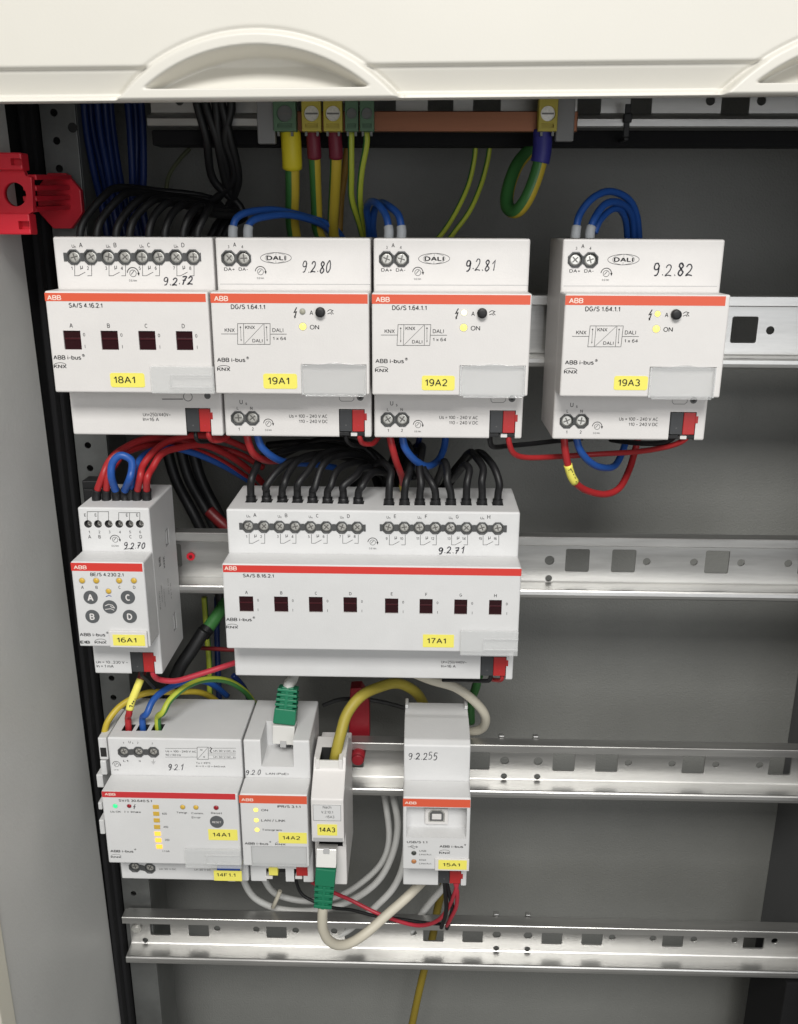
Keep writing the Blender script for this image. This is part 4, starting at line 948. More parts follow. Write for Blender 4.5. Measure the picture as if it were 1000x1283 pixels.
def wire(label, pts, r, m, group=None, m2=None, ferr=None, ferr2=None, cat='wire', name='wire', frac=.42, off=0, marker=None, twist=0, k=7):
    Q = [pt(p) for p in pts]
    for q in Q[2:-1]: q += Vector((random.uniform(-.5, .5), random.uniform(-.5, .5), random.uniform(-.4, .4)))
    P = spline(Q, k); org = P[0].copy(); L = [p-org for p in P]
    mb = MB(); tube(mb, L, r, m, m2=m2, frac=frac, off=off, twist=twist)
    o = mb.build(name, None, None, None, org); tag(o, label, cat, group)
    def sub(seq, rr, mm_, nm):
        b = MB(); tube(b, seq, rr, mm_, 16); b.build(nm, o)
    def cutlen(seq, ln):
        out = [seq[0]]; acc = 0
        for a, b in zip(seq, seq[1:]):
            s_ = (b-a).length
            if acc+s_ >= ln: out.append(a+(b-a)*((ln-acc)/s_)); break
            acc += s_; out.append(b)
        return out
    if ferr: sub(cutlen(L, ferr[0]), ferr[1], ferr[2], ferr[3] if len(ferr) > 3 else 'ferrule')
    if ferr2: sub(cutlen(L[::-1], ferr2[0]), ferr2[1], ferr2[2], ferr2[3] if len(ferr2) > 3 else 'ferrule')
    if marker:
        i0, i1, txt = marker; i0 = int(i0*len(L)); i1 = max(i0+2, int(i1*len(L))); seg = L[i0:i1]
        b = MB(); tube(b, seg, r*1.18, YEL, 16)
        if txt:
            A, B = seg[0], seg[-1]; dirv = (B-A).normalized(); c = (A+B)/2; nrm = (CAMP-(org+c)); nrm = (nrm-dirv*nrm.dot(dirv)).normalized(); side = nrm.cross(dirv)
            M = Matrix(((dirv.x, side.x, nrm.x, c.x+nrm.x*(r*1.18+.15)), (dirv.y, side.y, nrm.y, c.y+nrm.y*(r*1.18+.15)), (dirv.z, side.z, nrm.z, c.z+nrm.z*(r*1.18+.15)), (0, 0, 0, 1)))
            b.glyph(txt, M, INK, (B-A).length*.8, r*1.2)
        b.build('wire_marker', o)
    return o
ORD = ['first', 'second', 'third', 'fourth', 'fifth', 'sixth', 'seventh', 'eighth']

# black wires of the 18A1 module (arcs into the bundle)
G = 'black wires into the top of module 18A1'
xs = [100, 121, 145, 162, 186, 206, 229, 247]
pk = [(150, 236), (168, 241), (190, 246), (205, 250), (222, 255), (238, 259), (254, 263), (264, 268)]
for i, x in enumerate(xs):
    dx, dy = pk[i]
    wire(f'black wire arching out of the {ORD[i]} terminal from the left on module 18A1', [(x+1, 306, -33), (x+1, 290, -33), (x+9, 272-1*i*.3, -30), ((x+dx)/2+6, (272+dy)/2-9, -24), (dx, dy, -14), (dx+42, dy+3, 2), (272+i*2, dy+16, 16), (283+i, 300, 28)], 1.75, BLK, G)
G = 'black cables dropping behind the top row'
for i, (x0_, x1_, x2_) in enumerate(((246, 258, 302), (257, 271, 296), (269, 274, 262), (277, 290, 286), (288, 283, 254))):
    wire('black cable hanging from under the cream cover into the bundle behind module 19A1', [(x0_-2, 112, -7), (x0_+2, 135, -7), (x1_, 175, -4), (x1_+10, 225, 6), (x2_, 262, 14), (x2_-16, 284, 8), (x2_-26, 306, 4)], 2.0, BLK, G)
G = 'dark blue wires hanging at the left'
for i, (xa, xb, yy) in enumerate(((104, 128, 22), (112, 138, 27), (121, 144, 20), (130, 150, 25), (137, 158, 31), (159, 166, 22), (167, 172, 27), (175, 180, 23))):
    wire('dark blue wire hanging from under the cream cover behind module 18A1', [(xa, 112, yy), (xa+4, 160, yy), ((xa+xb)/2+2, 215, yy-2), (xb, 262, yy-6), (xb+10, 315, yy-8)], 1.8, DBLUE, G)
wire('thin grey green wire curving behind the black bundle', [(238, 186, 60), (225, 200, 58), (212, 222, 54), (207, 250, 50)], 1.1, mat('dull_olive_wire', (.10, .11, .06), .5), None)

# blue control wires of the gateways
G = 'blue control wire pairs on the lighting modules'
F = (5.0, 2.15, GREY)
wire('blue wire in the left top terminal of module 19A1', [(292, 298, -32), (292, 287, -32), (296, 274, -30), (312, 266, -26), (345, 264, -14), (385, 272, 0), (415, 284, 12), (432, 302, 20)], 1.65, BLUE, G, ferr=F)
wire('blue wire in the right top terminal of module 19A1', [(311, 298, -32), (311, 287, -32), (315, 277, -30), (330, 271, -26), (360, 269, -14), (392, 277, 0), (412, 287, 12), (424, 304, 20)], 1.65, BLUE, G, ferr=F)
wire('blue wire in the left top terminal of module 19A2', [(487, 298, -32), (487, 286, -32), (483, 270, -30), (474, 257, -26), (466, 253, -18), (461, 262, -8), (461, 284, 0), (463, 304, 6)], 1.65, BLUE, G, ferr=F)
wire('blue wire in the right top terminal of module 19A2', [(503, 298, -32), (503, 286, -32), (499, 270, -30), (489, 259, -26), (478, 254, -16), (470, 262, -6), (468, 284, 0), (470, 304, 6)], 1.65, BLUE, G, ferr=F)
wire('outer blue wire arching from the left top terminal of module 19A3', [(721, 298, -32), (722, 287, -32), (727, 267, -30), (742, 248, -26), (765, 241, -18), (787, 249, -8), (798, 270, 0), (801, 300, 4)], 1.65, BLUE, G, ferr=F)
wire('blue wire arching from the right top terminal of module 19A3', [(739, 298, -32), (740, 287, -32), (746, 270, -30), (758, 256, -26), (773, 252, -18), (786, 260, -8), (792, 276, 0), (794, 300, 4)], 1.65, BLUE, G, ferr=F)
wire('innermost faint blue wire of the arch above module 19A3', [(745, 292, -26), (752, 276, -24), (766, 263, -18), (777, 264, -10), (785, 278, -3), (786, 300, 2)], 1.5, BLUE, G)

# earth wires
G = 'green and yellow earth wires on the copper bar'
wire('thick earth wire under the widest green clamp with a yellow sleeve', [(364, 164, -12), (366, 200, -11), (366, 240, -4), (367, 275, 6), (370, 302, 12)], 3.3, YELW, G, m2=GRNW, frac=.42, off=.0, ferr=(16, 4.6, YSLV, 'sleeve'), cat='earth wire')
wire('earth wire with a maroon sleeve under the left yellow clamp', [(392, 164, -12), (394, 195, -11), (395, 230, -4), (396, 262, 6), (398, 285, 12), (405, 305, 18)], 2.7, YELW, G, m2=GRNW, frac=.45, off=-.1, ferr=(11.5, 3.2, MAROON, 'sleeve'), cat='earth wire')
wire('earth wire with a maroon sleeve under the second yellow clamp', [(419, 164, -12), (421, 195, -11), (420, 230, -4), (419, 262, 6), (418, 285, 12), (420, 305, 18)], 2.7, YELW, G, m2=GRNW, frac=.3, off=.75, ferr=(11.5, 3.2, MAROON, 'sleeve'), cat='earth wire')
wire('thin earth wire under the narrow green clamp next to the yellow one', [(440, 164, -12), (440, 185, -11), (439, 215, -8), (441, 250, -2), (449, 280, 6), (456, 304, 12)], 1.5, LIME, G, m2=GRNW, frac=.3, off=.5, cat='earth wire')
wire('thin earth wire under the narrow green clamp beside the bare copper', [(459, 164, -12), (459, 182, -11), (454, 215, -8), (452, 250, -2), (455, 280, 6), (461, 304, 12)], 1.5, LIME, G, m2=GRNW, frac=.3, off=.5, cat='earth wire')
wire('thin earth wire hanging behind, left of the pair near the copper middle', [(596, 178, 22), (594, 200, 22), (588, 230, 20), (574, 262, 16), (556, 288, 12), (540, 308, 8)], 1.3, LIME, G, m2=GRNW, frac=.3, off=.5, cat='earth wire')
wire('thin earth wire hanging behind, right of the pair near the copper middle', [(614, 178, 22), (611, 200, 22), (602, 232, 20), (588, 264, 16), (570, 290, 12), (556, 308, 8)], 1.3, LIME, G, m2=GRNW, frac=.3, off=.5, cat='earth wire')
wire('very thick looped earth wire with a navy sleeve under the right yellow clamp', [(680, 162, -13), (679, 190, -13), (673, 220, -13), (661, 250, -12), (646, 264, -8), (635, 259, -2), (637, 236, 4), (648, 207, 9), (668, 183, 13)], 3.2, YELW, G, m2=GRNW, frac=.45, off=-.2, ferr=(14, 4.3, NAVY, 'sleeve'), cat='earth wire')
wire('dull orange wire behind the maroon sleeved earth wires', [(436, 180, 30), (432, 215, 28), (428, 250, 24), (425, 290, 20)], 1.8, mat('dull_orange_wire', (.28, .16, .03), .5))

# short bus tails and row one bottom wires
wire('short black lead hooked under the terminal of module 18A1', [(245, 541, -40), (246, 549, -40), (250, 553, -34), (262, 553, -26)], 1.0, BLK, 'bus leads')
wire('red lead hooked under the terminal of module 18A1', [(261, 540, -41), (262, 547, -41), (267, 553, -38), (277, 551, -34), (286, 546, -28)], 1.25, RED, 'bus leads')
wire('red lead hooked under the terminal of module 19A1', [(450, 540, -41), (451, 549, -41), (456, 556, -38), (466, 556, -32), (474, 548, -26)], 1.25, RED, 'bus leads')
wire('black lead hooked under the terminal of module 19A1', [(434, 540, -40), (434, 550, -40), (440, 558, -32), (458, 560, -20)], 1.0, BLK, 'bus leads')
wire('red mains wire under module 19A1 in its left bottom terminal', [(309, 543, -34), (312, 556, -34), (319, 570, -30), (334, 577, -20), (352, 577, -6)], 1.8, RED, 'mains wires under the lighting modules')
wire('blue mains wire under module 19A1 in its right bottom terminal', [(322, 544, -34), (328, 560, -34), (342, 573, -28), (362, 579, -16), (392, 582, 0), (420, 586, 10)], 1.8, BLUE, 'mains wires under the lighting modules')
wire('red mains wire under module 19A2 ending in a yellow tip', [(488, 545, -34), (492, 562, -34), (498, 580, -30), (503, 598, -20), (505, 612, -10)], 1.7, RED, 'mains wires under the lighting modules', ferr2=(5, 1.9, YELW, 'wire_marker'))
wire('blue mains wire looping down from module 19A2', [(504, 545, -34), (508, 562, -34), (520, 578, -28), (535, 583, -18), (549, 576, -8), (556, 560, 0), (559, 540, 4)], 1.8, BLUE, 'mains wires under the lighting modules')
wire('dark blue wire end behind the loop below module 19A2', [(528, 540, 2), (524, 556, 4), (519, 574, 8), (514, 600, 12)], 1.5, DBLUE, 'mains wires under the lighting modules')
wire('dark grey cable rising behind the loop below module 19A2', [(497, 540, 20), (503, 560, 18), (512, 580, 12), (520, 600, 6)], 1.6, BLK)
wire('red bus wire sagging between modules 19A2 and 19A3', [(637, 540, -41), (638, 555, -41), (644, 568, -38), (662, 573, -32), (700, 573, -22), (750, 569, -20), (800, 565, -26), (838, 559, -36), (858, 550, -41), (862, 540, -41)], 1.35, RED, 'bus wires between modules')
wire('black bus wire running behind module 19A3 from module 19A2', [(615, 541, -40), (614, 552, -39), (620, 560, -34), (640, 559, -24), (665, 556, -14), (700, 551, -4), (730, 549, 0)], 1.25, BLK, 'bus wires between modules')
wire('black bus wire tail under the terminal of module 19A3', [(847, 540, -40), (843, 549, -38), (828, 555, -34), (805, 556, -26), (780, 554, -16), (765, 551, -8)], 1.25, BLK, 'bus wires between modules')
wire('red mains wire with a yellow marker looping under module 19A3', [(707, 545, -34), (708, 562, -34), (711, 582, -33), (720, 601, -30), (735, 614, -24), (757, 620, -16), (775, 611, -8), (788, 590, 0), (796, 566, 6), (800, 545, 8)], 1.75, RED, 'mains wires under the lighting modules', marker=(.22, .36, '19A3.1'))
wire('blue mains wire looping under module 19A3', [(722, 545, -34), (726, 562, -34), (736, 577, -30), (752, 586, -22), (768, 583, -12), (780, 568, -4), (786, 545, 2)], 1.75, BLUE, 'mains wires under the lighting modules')

# row two: narrow module
G = 'wires with black ferrules on top of module 16A1'
Zf = ZR[1]+ZT
e6 = [top(80+x/4.009, 540+347/4.009, 1, -3) for x in (167, 215, 265, 320, 370, 418)]
FE = (8.6, 2.25, BLK)
def up(i, h): return e6[i]+Vector((0, .5*h/6, h))
wire('red wire in the first terminal of module 16A1', [e6[0], up(0, 6.5), (128, 594, -32), (137, 577, -27), (152, 562, -22), (180, 551, -12), (215, 550, 0), (255, 556, 10), (300, 568, 18), (330, 586, 24)], 1.75, RED, G, ferr=FE)
wire('red wire in the second terminal of module 16A1', [e6[1], up(1, 6.5), (137, 597, -32), (145, 582, -27), (158, 567, -20), (185, 559, -8), (220, 557, 4), (265, 573, 14), (305, 596, 22), (322, 612, 26)], 1.7, RED, G, ferr=FE)
wire('blue jumper loop in the middle terminals of module 16A1', [e6[2], up(2, 6.5), (139.5, 597, -36), (142, 581, -35.5), (149, 572, -35), (158, 571, -35), (165.5, 578, -35), (166, 590, -35.5), (161.5, 602, -36), up(3, 6.5)+Vector((-1.0, 0, 0)), e6[3]+Vector((-1.0, 0, 0))], 1.85, BLUE, G, ferr=FE, ferr2=FE)
wire('blue wire running right from the middle terminals of module 16A1', [e6[3]+Vector((1.4, 1.2, 0)), up(3, 6.5)+Vector((1.4, 1.2, 0)), (170, 592, -28), (180, 571, -18), (205, 562, -6), (240, 567, 6), (280, 583, 16), (315, 604, 24)], 1.7, BLUE, G, ferr=FE)
wire('red wire in the fifth terminal of module 16A1', [e6[4], up(4, 6.5), (175, 598, -33), (180, 582, -28), (192, 565, -22), (210, 553, -14), (240, 545, -4), (275, 548, 6), (310, 562, 16)], 1.75, RED, G, ferr=FE)
wire('red wire in the sixth terminal of module 16A1', [e6[5], up(5, 6.5), (186, 599, -33), (191, 586, -28), (203, 569, -22), (225, 560, -12), (255, 558, 0), (290, 572, 12), (315, 592, 20), (330, 606, 24)], 1.75, RED, G, ferr=FE)
# row two: wide module, sixteen black wires
G = 'black wires into the top of module 17A1'
mid = {0: [(318, 600), (322, 586), (330, 575), (352, 566)], 1: [(335, 612), (347, 592), (368, 580), (395, 574)], 2: [(356, 608), (362, 590), (378, 576), (402, 570)], 3: [(376, 606), (384, 588), (400, 574), (424, 566)],
       4: [(395, 608), (402, 588), (417, 574), (440, 570)], 5: [(413, 608), (421, 592), (434, 582), (452, 579)], 6: [(433, 612), (444, 596), (456, 588), (470, 586)], 7: [(452, 612), (459, 600), (468, 592), (480, 590)],
       8: [(489, 606), (492, 590), (480, 582), (462, 586)], 9: [(510, 604), (513, 588), (515, 572), (514, 560)], 10: [(526, 604), (525, 585), (527, 570), (532, 562)], 11: [(541, 608), (534, 592), (529, 578), (527, 566)],
       12: [(563, 605), (561, 588), (557, 580), (552, 592)], 13: [(587, 606), (588, 590), (582, 582), (570, 596)], 14: [(604, 606), (604, 588), (600, 574), (590, 569)], 15: [(624, 606), (620, 590), (611, 577), (600, 570)]}
tail = {0: [(385, 560, 6), (430, 562, 16), (465, 580, 22), (478, 610, 26)], 1: [(430, 572, 8), (462, 586, 18), (474, 612, 24)], 2: [(440, 570, 10), (468, 588, 20), (480, 614, 26)], 3: [(454, 570, 10), (474, 588, 20), (482, 614, 26)],
        4: [(462, 576, 10), (476, 592, 20), (484, 616, 26)], 5: [(470, 588, 10), (480, 602, 18), (484, 620, 24)], 6: [(482, 594, 8), (486, 606, 16), (488, 622, 22)], 7: [(488, 598, 8), (490, 608, 14), (490, 622, 20)],
        8: [(448, 600, 4), (440, 618, 10), (438, 630, 14)], 9: [(508, 555, 8), (498, 560, 16), (490, 580, 22)], 10: [(528, 558, 8), (520, 562, 16), (505, 590, 22)], 11: [(518, 566, 4), (506, 584, 12), (496, 612, 18)],
        12: [(546, 605, 0), (541, 618, 6), (536, 628, 10)], 13: [(560, 606, 2), (548, 618, 8), (540, 630, 12)], 14: [(578, 578, 4), (562, 600, 10), (550, 622, 14)], 15: [(588, 572, 6), (572, 592, 12), (558, 618, 16)]}
for i, (px, py) in enumerate(SLOT17):
    e0 = top(px, py, 1, -4); e1 = top(px, py, 1, 5); yy = [-31, -26, -18, -8]
    if i >= 12: yy = [-31, -27, -20, -12]
    side = ORD[i] if i < 8 else ORD[i-8]; blk = 'left' if i < 8 else 'right'
    wire(f'black wire in the {side} slot of the {blk} group of eight on module 17A1', [e0, e1]+[(a_, b_, y_) for (a_, b_), y_ in zip([(u_+random.uniform(-2.2, 2.2), v_+random.uniform(-3, 2)) for u_, v_ in mid[i]], yy)]+tail[i], 1.85, BLK, G, ferr=(6.5, 2.45, BLK, 'collar'))
for k_, (pts, rr) in enumerate(([[(335, 558, 40), (380, 555, 34), (430, 556, 28), (465, 566, 24), (490, 590, 22)], 2.2], [[(350, 572, 36), (400, 552, 28), (450, 558, 22), (478, 585, 20)], 2.0], [[(490, 540, 32), (500, 570, 28), (497, 600, 26), (490, 625, 24)], 2.6])):
    wire('black cable in the thick bundle behind the wires of module 17A1', pts, rr, BLK, 'black cables in the bundle behind module 17A1')
G = 'black cables in the gap left of module 17A1'
for a_, b_ in ((208, 255), (225, 272), (240, 285)):
    wire('black cable slanting down in the gap between modules 16A1 and 17A1', [(a_, 556, 46), (a_+12, 600, 42), (b_-8, 650, 38), (b_+14, 705, 36), (b_+24, 770, 34)], 3.2, BLK, G)
wire('red cable end behind the rail in the gap left of module 17A1', [(262, 640, 34), (274, 652, 32), (288, 664, 32), (300, 690, 34)], 3.4, DRED)
# lower left gap
wire('green cable with yellow edge behind the right side of module 16A1', [(292, 730, 42), (286, 748, 36), (272, 772, 26), (254, 796, 16)], 3.7, GRNW, None, ferr2=(5, 4.1, BLK, 'sleeve'))
wire('thick black sleeve running down behind module 16A1', [(256, 790, 14), (242, 812, 10), (226, 838, 6), (215, 866, 4), (208, 890, 2)], 3.8, BLK, None, name='cable_sleeve', cat='cable sleeve')
wire('yellow and green wire hanging behind the gap right of module 16A1', [(256, 748, 50), (259, 790, 48), (262, 830, 44), (263, 872, 40)], 1.8, LIME, None, m2=GRNW, frac=.4, off=2.6)
wire('dark blue wire hanging behind the gap right of module 16A1', [(272, 748, 52), (272, 800, 50), (273, 840, 46), (275, 880, 40)], 1.8, DBLUE)
wire('red wire lying behind the gap right of module 16A1', [(252, 812, 30), (270, 813, 28), (292, 814, 26), (310, 812, 26)], 1.3, DRED)
wire('red bus wire swinging right from the terminal of module 16A1', [(191, 838, -41), (193, 846, -41), (201, 852, -38), (222, 852, -34), (250, 845, -28), (280, 835, -22), (305, 827, -16)], 1.5, PINK, 'bus leads')
wire('black lead under the terminal of module 16A1', [(178, 838, -40), (178, 846, -40), (184, 852, -34), (194, 862, -26)], 1.0, BLK, 'bus leads')
wire('black lead hooked left under the terminal of module 17A1', [(615, 843, -41), (614, 851, -41), (608, 853.5, -39), (585, 853, -32), (555, 852, -24)], 1.1, BLK, 'bus leads')
wire('red lead hooked under the terminal of module 17A1', [(629, 843, -41), (629, 850, -41), (625, 853, -38), (615, 851, -32)], 1.1, RED, 'bus leads')
wire('dark green cable behind the right end of module 17A1', [(600, 846, 16), (596, 862, 20), (590, 880, 26), (590, 905, 30)], 2.6, GRNW)

# row three wires
G = 'mains wires of the power supply'
t3 = [top(110+x/4.581, 840+y/4.581, 2, -4) for x, y in ((234, 326), (317, 324), (405, 322))]
t3b = [p+Vector((0, .6, 9)) for p in t3]
wire('red wire with a long yellow marker in the first terminal of the power supply', [t3[0], t3b[0], (162, 895, -34), (165, 880, -33), (171, 862, -31), (177, 848, -28), (180, 836, -24)], 1.75, RED, G, marker=(.40, .80, '14A1.S'), ferr2=(9, 2.0, DRED, 'dark_sleeve'))
wire('blue wire in the second terminal of the power supply', [t3[1], t3b[1], (184, 893, -34), (193, 876, -29), (210, 863, -20), (235, 853, -6), (262, 856, 8), (285, 872, 18)], 1.75, BLUE, G)
wire('yellow and green wire in the third terminal of the power supply', [t3[2], t3b[2], (205, 893, -34), (214, 877, -30), (232, 861, -22), (258, 852, -12), (285, 854, -2), (308, 866, 8), (320, 884, 14)], 1.75, LIME, G, m2=GRNW, frac=.38, off=.3)
wire('yellow wire curling round the left end of the power supply', [(129, 934, -28), (131, 918, -27), (138, 900, -24), (155, 882, -18), (185, 868, -10), (220, 866, -3), (248, 868, 4), (268, 876, 12), (282, 890, 18)], 1.75, YELW)
wire('second dark blue wire behind the power supply', [(292, 846, 20), (303, 858, 22), (311, 872, 24), (314, 890, 26)], 1.7, DBLUE)
# LAN plugs
def boot(label, path, widths, flat, cable, r, plug=True, plug_from=None):
    pass
def plugcable(label, P_plug, P_boot, cable, r, m, ribs=4, wid=6.4, dep=4.6):
    """P_plug: two points of the plug body; P_boot: two points of the boot; cable: points after it"""
    a, b = pt(P_plug[0]), pt(P_plug[1]); c, d_ = pt(P_boot[0]), pt(P_boot[1])
    P = spline([c.lerp(d_, .5), d_]+[pt(p) for p in cable]); org = P[0].copy()
    mb = MB(); tube(mb, [p-org for p in P], r, m, 14); o = mb.build('network_cable', None, None, None, org); tag(o, label, 'network cable', 'network cables with green plugs')
    def slab(mb_, A, B, wa, wb, da, db, mt, bev):
        dv = (B-A).normalized(); sd_ = Vector((1, 0, 0)); sd_ = (sd_-dv*sd_.dot(dv)).normalized(); nr = dv.cross(sd_)
        v = []
        for p, w_, dd in ((A, wa, da), (B, wb, db)):
            for sx, sy in ((-1, -1), (1, -1), (1, 1), (-1, 1)): v.append(p-org+sd_*sx*w_+nr*sy*dd)
        f = mb_.faces(v, [(0, 3, 2, 1), (4, 5, 6, 7), (0, 1, 5, 4), (1, 2, 6, 5), (2, 3, 7, 6), (3, 0, 4, 7)], mt); mb_.bevel(f, bev)
    pm = MB(); slab(pm, a, b, wid*.98, wid*.98, dep*.95, dep*.95, PLUG, .35)
    pl_ = pm.build('plug', o)
    dv = (b-a).normalized(); nr = dv.cross((Vector((1, 0, 0))-dv*dv.x).normalized()); sgn = -1 if nr.y > 0 else 1
    lm = MB(); q = a.lerp(b, .35)+nr*sgn*(dep+.5); slab(lm, a.lerp(b, -.1)+nr*sgn*(dep+.6), a.lerp(b, .22)+nr*sgn*(dep+.3), 1.6, 1.6, .3, .3, NOTCH, .1); lm.build('plug_latch', pl_)
    bm_ = MB()
    slab(bm_, c, c.lerp(d_, .42), wid, wid*.97, dep, dep*.95, BOOT, .6)
    core0, core1 = c.lerp(d_, .40), d_
    slab(bm_, core0, core1, wid*.62, wid*.55, dep*.78, dep*.7, BOOT, .5)
    for i in range(ribs):
        t0 = .48+i*.135; slab(bm_, c.lerp(d_, t0), c.lerp(d_, t0+.075), wid*(.98-.03*i), wid*(.97-.03*i), dep*.95, dep*.93, BOOT, .35)
    slab(bm_, c.lerp(d_, .42), c.lerp(d_, .98), wid*.14, wid*.14, dep*.98, dep*.9, BOOT, .2)
    bm_.build('plug_boot', o)
yl = -31
plugcable('pale network cable with green boot plugged into the top of module 14A2', [(280+350/4.58, 840+402/4.58, yl), (280+352/4.58, 840+298/4.58, yl)], [(280+353/4.58, 840+296/4.58, yl), (280+374/4.58, 840+88/4.58, yl+4)],
          [(366, 852, -22), (372, 838, -14), (385, 822, -2), (410, 810, 12)], 2.9, CABLEG, wid=5.9, dep=4.3)
plugcable('cream network cable with green boot hanging in a loop below module 14A3', [(280+596/4.58, 840+1010/4.58, -50), (280+593/4.58, 840+1116/4.58, -53)], [(280+592/4.58, 840+1116/4.58, -53), (405, 1135, -55)],
          [(404, 1150, -54), (405, 1165, -52), (412, 1178, -49), (424, 1184, -45), (440, 1181, -40), (460, 1168, -34), (485, 1146, -28), (510, 1124, -22), (530, 1104, -14), (548, 1086, -4), (560, 1060, 8)], 2.75, CABLE, wid=5.4, dep=4.2)
wire('thick yellow cable arching into the top of module 14A3', [(280+640/4.58, 952, -36), (280+650/4.58, 940, -36), (427, 920, -33), (436, 895, -27), (452, 873, -20), (476, 860, -10), (500, 857, 0), (520, 866, 8), (530, 882, 14), (534, 900, 18)], 3.0, YCAB, None, name='network_cable', cat='network cable')
wire('cream cable curling behind the right end of module 17A1 and back', [(515, 842, -2), (540, 852, -6), (570, 862, -8), (594, 878, -8), (608, 896, -4), (606, 911, 4), (592, 917, 12), (575, 914, 18)], 2.6, CABLE, None, name='network_cable', cat='network cable')
wire('thin black cable behind module 15A1 running to the left', [(595, 918, 30), (560, 905, 30), (520, 892, 30), (470, 878, 30), (430, 876, 30), (405, 884, 30)], 1.3, mat('dark_grey_cable', (.05, .05, .05), .5))
G = 'grey cables coiled behind the lowest row'
wire('outer grey cable of the coil behind the lowest row', [(296, 1040, 14), (299, 1080, 14), (312, 1115, 14), (330, 1132, 14), (360, 1140, 14), (400, 1140, 14), (440, 1128, 14), (474, 1104, 14), (492, 1070, 16), (498, 1035, 18), (494, 1000, 22), (486, 965, 26), (478, 925, 30)], 2.1, CABLEG, G, cat='cable', name='coiled_cable')
wire('inner grey cable of the coil behind the lowest row', [(318, 1040, 20), (325, 1085, 20), (340, 1114, 20), (358, 1126, 20), (390, 1130, 20), (425, 1122, 20), (455, 1104, 20), (478, 1080, 20), (488, 1050, 22), (484, 1005, 26), (474, 960, 30), (468, 930, 32)], 2.0, CABLEG, G, cat='cable', name='coiled_cable')
wire('grey cable rising beside the lower left of module 15A1', [(400, 1180, 14), (432, 1168, 12), (455, 1150, 10), (475, 1132, 8), (494, 1112, 8), (505, 1085, 10), (510, 1050, 14)], 2.1, CABLEG, G, cat='cable', name='coiled_cable')
wire('grey cable at the right of the coil below module 15A1', [(498, 1195, 16), (514, 1168, 14), (530, 1143, 12), (542, 1128, 8), (555, 1112, 10), (568, 1090, 14)], 2.2, CABLEG, G, cat='cable', name='coiled_cable')
p = at(347, 1126, 8); mb = MB(); tube(mb, [at(342, 1137, 8)-p, p-p, at(351, 1116, 8)-p], 1.3, CABLE, 8); tag(mb.build('cable_tie', None, None, None, p), 'pale cable tie round the coil below module 14A2', 'cable tie')
wire('red bus wire from module 15A1 running down left past the green boot', [(574, 1103, -41), (570, 1118, -40), (561, 1138, -32), (548, 1153, -24), (525, 1160, -16), (498, 1154, -10), (470, 1143, -6), (440, 1128, -2), (415, 1117, 2), (390, 1105, 6)], 1.15, PINK, 'bus wires of module 15A1')
wire('second red bus wire dropping from the terminal of module 15A1', [(569, 1103, -41), (573, 1118, -40), (571, 1135, -34), (565, 1150, -28), (560, 1160, -22)], 1.15, PINK, 'bus wires of module 15A1')
wire('black bus wire dropping from the terminal of module 15A1', [(557, 1103, -41), (558, 1118, -40), (560, 1138, -34), (557, 1152, -28), (553, 1162, -22)], 1.2, BLK, 'bus wires of module 15A1')
wire('second black bus wire crossing the red one below module 15A1', [(559, 1104, -40), (563, 1120, -38), (566, 1138, -32), (563, 1152, -26), (560, 1163, -20)], 1.2, BLK, 'bus wires of module 15A1')
wire('thin black bus wire running left behind the cream loop', [(556, 1158, -18), (530, 1156, -12), (500, 1152, -8), (470, 1147, -4), (440, 1141, 0), (415, 1136, 4), (380, 1122, 8), (370, 1100, 10)], 1.0, BLK, 'bus wires of module 15A1')
wire('flat yellow cable hanging behind the bottom rail', [(556, 1108, 40), (548, 1140, 42), (540, 1180, 44), (531, 1220, 46), (522, 1255, 48), (514, 1295, 50)], 2.6, mat('dull_yellow_cable', (.26, .19, .02), .55), None, name='network_cable', cat='network cable')

# ------------------------------------------------------------------ red plastic brackets
rt = empty('cover_bracket', at(20, 245, -40), 'red plastic bracket with a round hole at the upper left beside the side wall', 'bracket', 'red cover brackets')
o0 = at(20, 245, -40)
def bp(X, Y, pl): p = at(X/4.58, 120+Y/4.58, pl)-o0; return (p.x, p.z)
mb = MB(); poly = [(-30, 440), (0, 440), (10, 420), (135, 420), (140, 462), (180, 465), (190, 640), (190, 668), (165, 672), (160, 690), (-30, 690)]
mb.prism([bp(x, y, -40) for x, y in poly], 0, 3.5, REDP, 'y', .4)
cut = MB(); c = bp(85, 566, -40); cut.cyl(c[0], c[1], -5, 9, 5.0, REDP, 32); mb.build('plate', rt, cut)
for yy, (x_0, x_1) in (((325, 425), (-30, 122)), ((678, 796), (-30, 168))):
    mb = MB(); A = bp(x_0, yy[1], -44); B = bp(x_1, yy[0], -44); mb.box(A[0], B[0], -4.5, 3.2, A[1], B[1], REDP, .6)
    C_ = bp(x_1-55, yy[0]+(yy[1]-yy[0])*.75, -44); D_ = bp(x_1-12, yy[0]+(yy[1]-yy[0])*.35, -44)
    cut = MB(); cut.box(C_[0], D_[0]+1, -7, -1, C_[1], D_[1], REDP); mb.build('lug', rt, cut)
mb = MB(); A = at(185/4.58, 120+665/4.58, -30)-o0; B = at(410/4.58, 120+470/4.58, 4)-o0
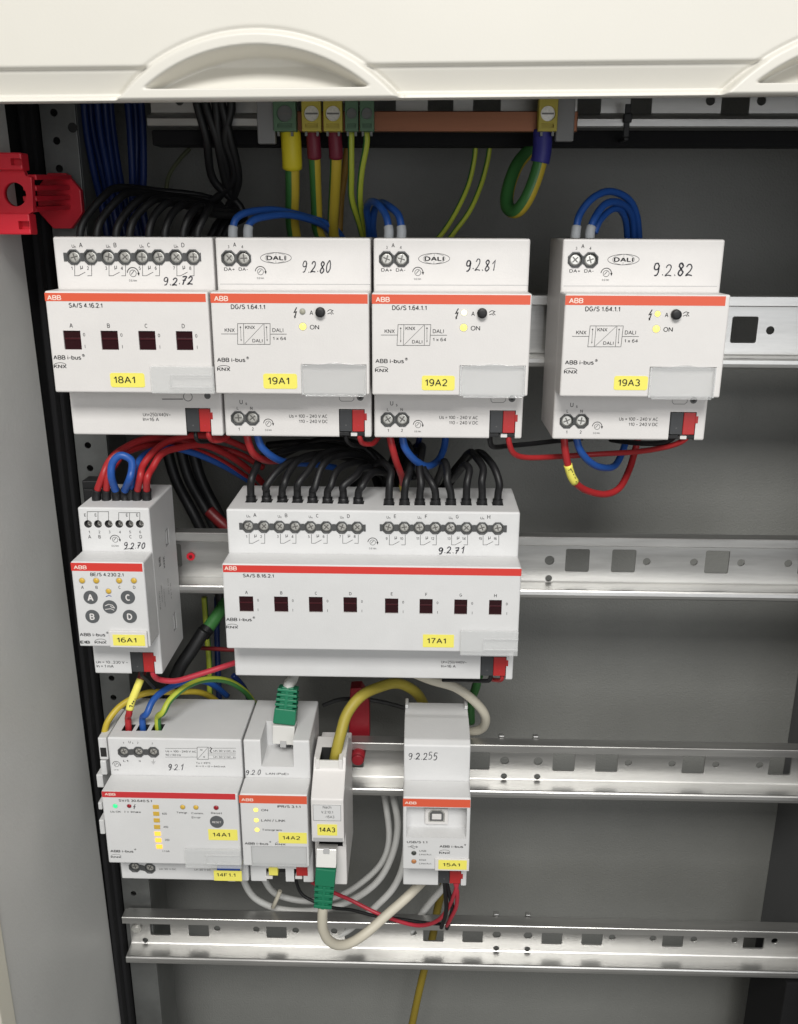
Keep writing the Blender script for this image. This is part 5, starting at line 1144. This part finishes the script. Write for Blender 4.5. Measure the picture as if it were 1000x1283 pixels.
for k in range(4):
    z = A.z+(B.z-A.z)*(k/3)
    mb.prism([(3.6, -.7), (46, -.7), (46, .7), (3.6, .7)], 0, 1, REDP, 'x') if False else None
    y0, y1 = at(40, 222+k*13.5, -36)-o0, at(90, 222+k*12.5, 5)-o0
    v = [y0+Vector((-4, 0, -1.1)), y0+Vector((2, 0, -1.1)), y0+Vector((2, 0, 1.1)), y0+Vector((-4, 0, 1.1)), y1+Vector((-9, 0, -1.0)), y1+Vector((0, 0, -1.0)), y1+Vector((0, 0, 1.0)), y1+Vector((-9, 0, 1.0))]
    f = mb.faces(v, [(0, 1, 2, 3), (7, 6, 5, 4), (0, 4, 5, 1), (1, 5, 6, 2), (2, 6, 7, 3), (3, 7, 4, 0)], REDP); mb.bevel(f, .3)
mb.build('arm', rt)
mb = MB(); oc = at(76, 252, 5)-o0; R_ = (at(103, 252, 5)-at(48, 252, 5)).x/2
mb.prism([(oc.x+R_*1.08*math.cos(6.2832*(i+.5)/8), oc.z+R_*1.28*math.sin(6.2832*(i+.5)/8)) for i in range(8)], oc.y-1.5, oc.y+2.2, REDP, 'y', .5); mb.build('base_disc', rt)
A, B = at(437, 925, 12), at(463, 862, 12)
rt = empty('cover_bracket', (A.x, 12, A.z), 'red plastic bracket, coloured dark for shade, behind the rail between modules 14A3 and 15A1', 'bracket', 'red cover brackets')
mb = MB(); w, h = B.x-A.x, B.z-A.z; mb.prism([(0, 0), (w, 0), (w*.98, h*.75), (w*.6, h), (w*.1, h*.98)], 0, 9, REDSHADE, 'y', .6); mb.build('arm', rt)
c = at(449, 947, -3); mb = MB(); mb.cyl(c.x-A.x, c.z-A.z, -19, -6.5, 3.6, REDSHADE, 20, 4.2); mb.cyl(c.x-A.x, c.z-A.z, -20, -19.01, 3.0, REDSHADE, 20, 3.6); mb.build('knob', rt)
p = at(113, 614, -2); mb = MB(); mb.box(-4, 5, 0, 9.8, -7, 5, BLACK, .6); mb.box(-3, 3, -2, -.02, -6, 1, BLACK, .5)
tag(mb.build('black_clip', None, None, None, p), 'black plastic clip on the left post above module 16A1', 'clip')
# small nuts standing on the upper edges of the two lower rails
for px, py, row, lab in ((629, 926, 2, 'small nut on the upper edge of the lowest module rail, left of the pair'), (672, 927, 2, 'small nut on the upper edge of the lowest module rail, right of the pair'), (622, 1147, 3, 'small nut on the upper edge of the bare bottom rail, left of the pair'), (662, 1148, 3, 'small nut on the upper edge of the bare bottom rail, right of the pair')):
    p = atZ(px, py, ZR[row]+17.5); p = Vector((p.x, 7.3, ZR[row]+15.6)); mb = MB(); mb.box(-1.6, 1.6, 0, 3, -2, 3.0, GALV, .4)
    tag(mb.build('hex_nut', None, None, None, p), lab, 'nut', 'nuts along the rails')
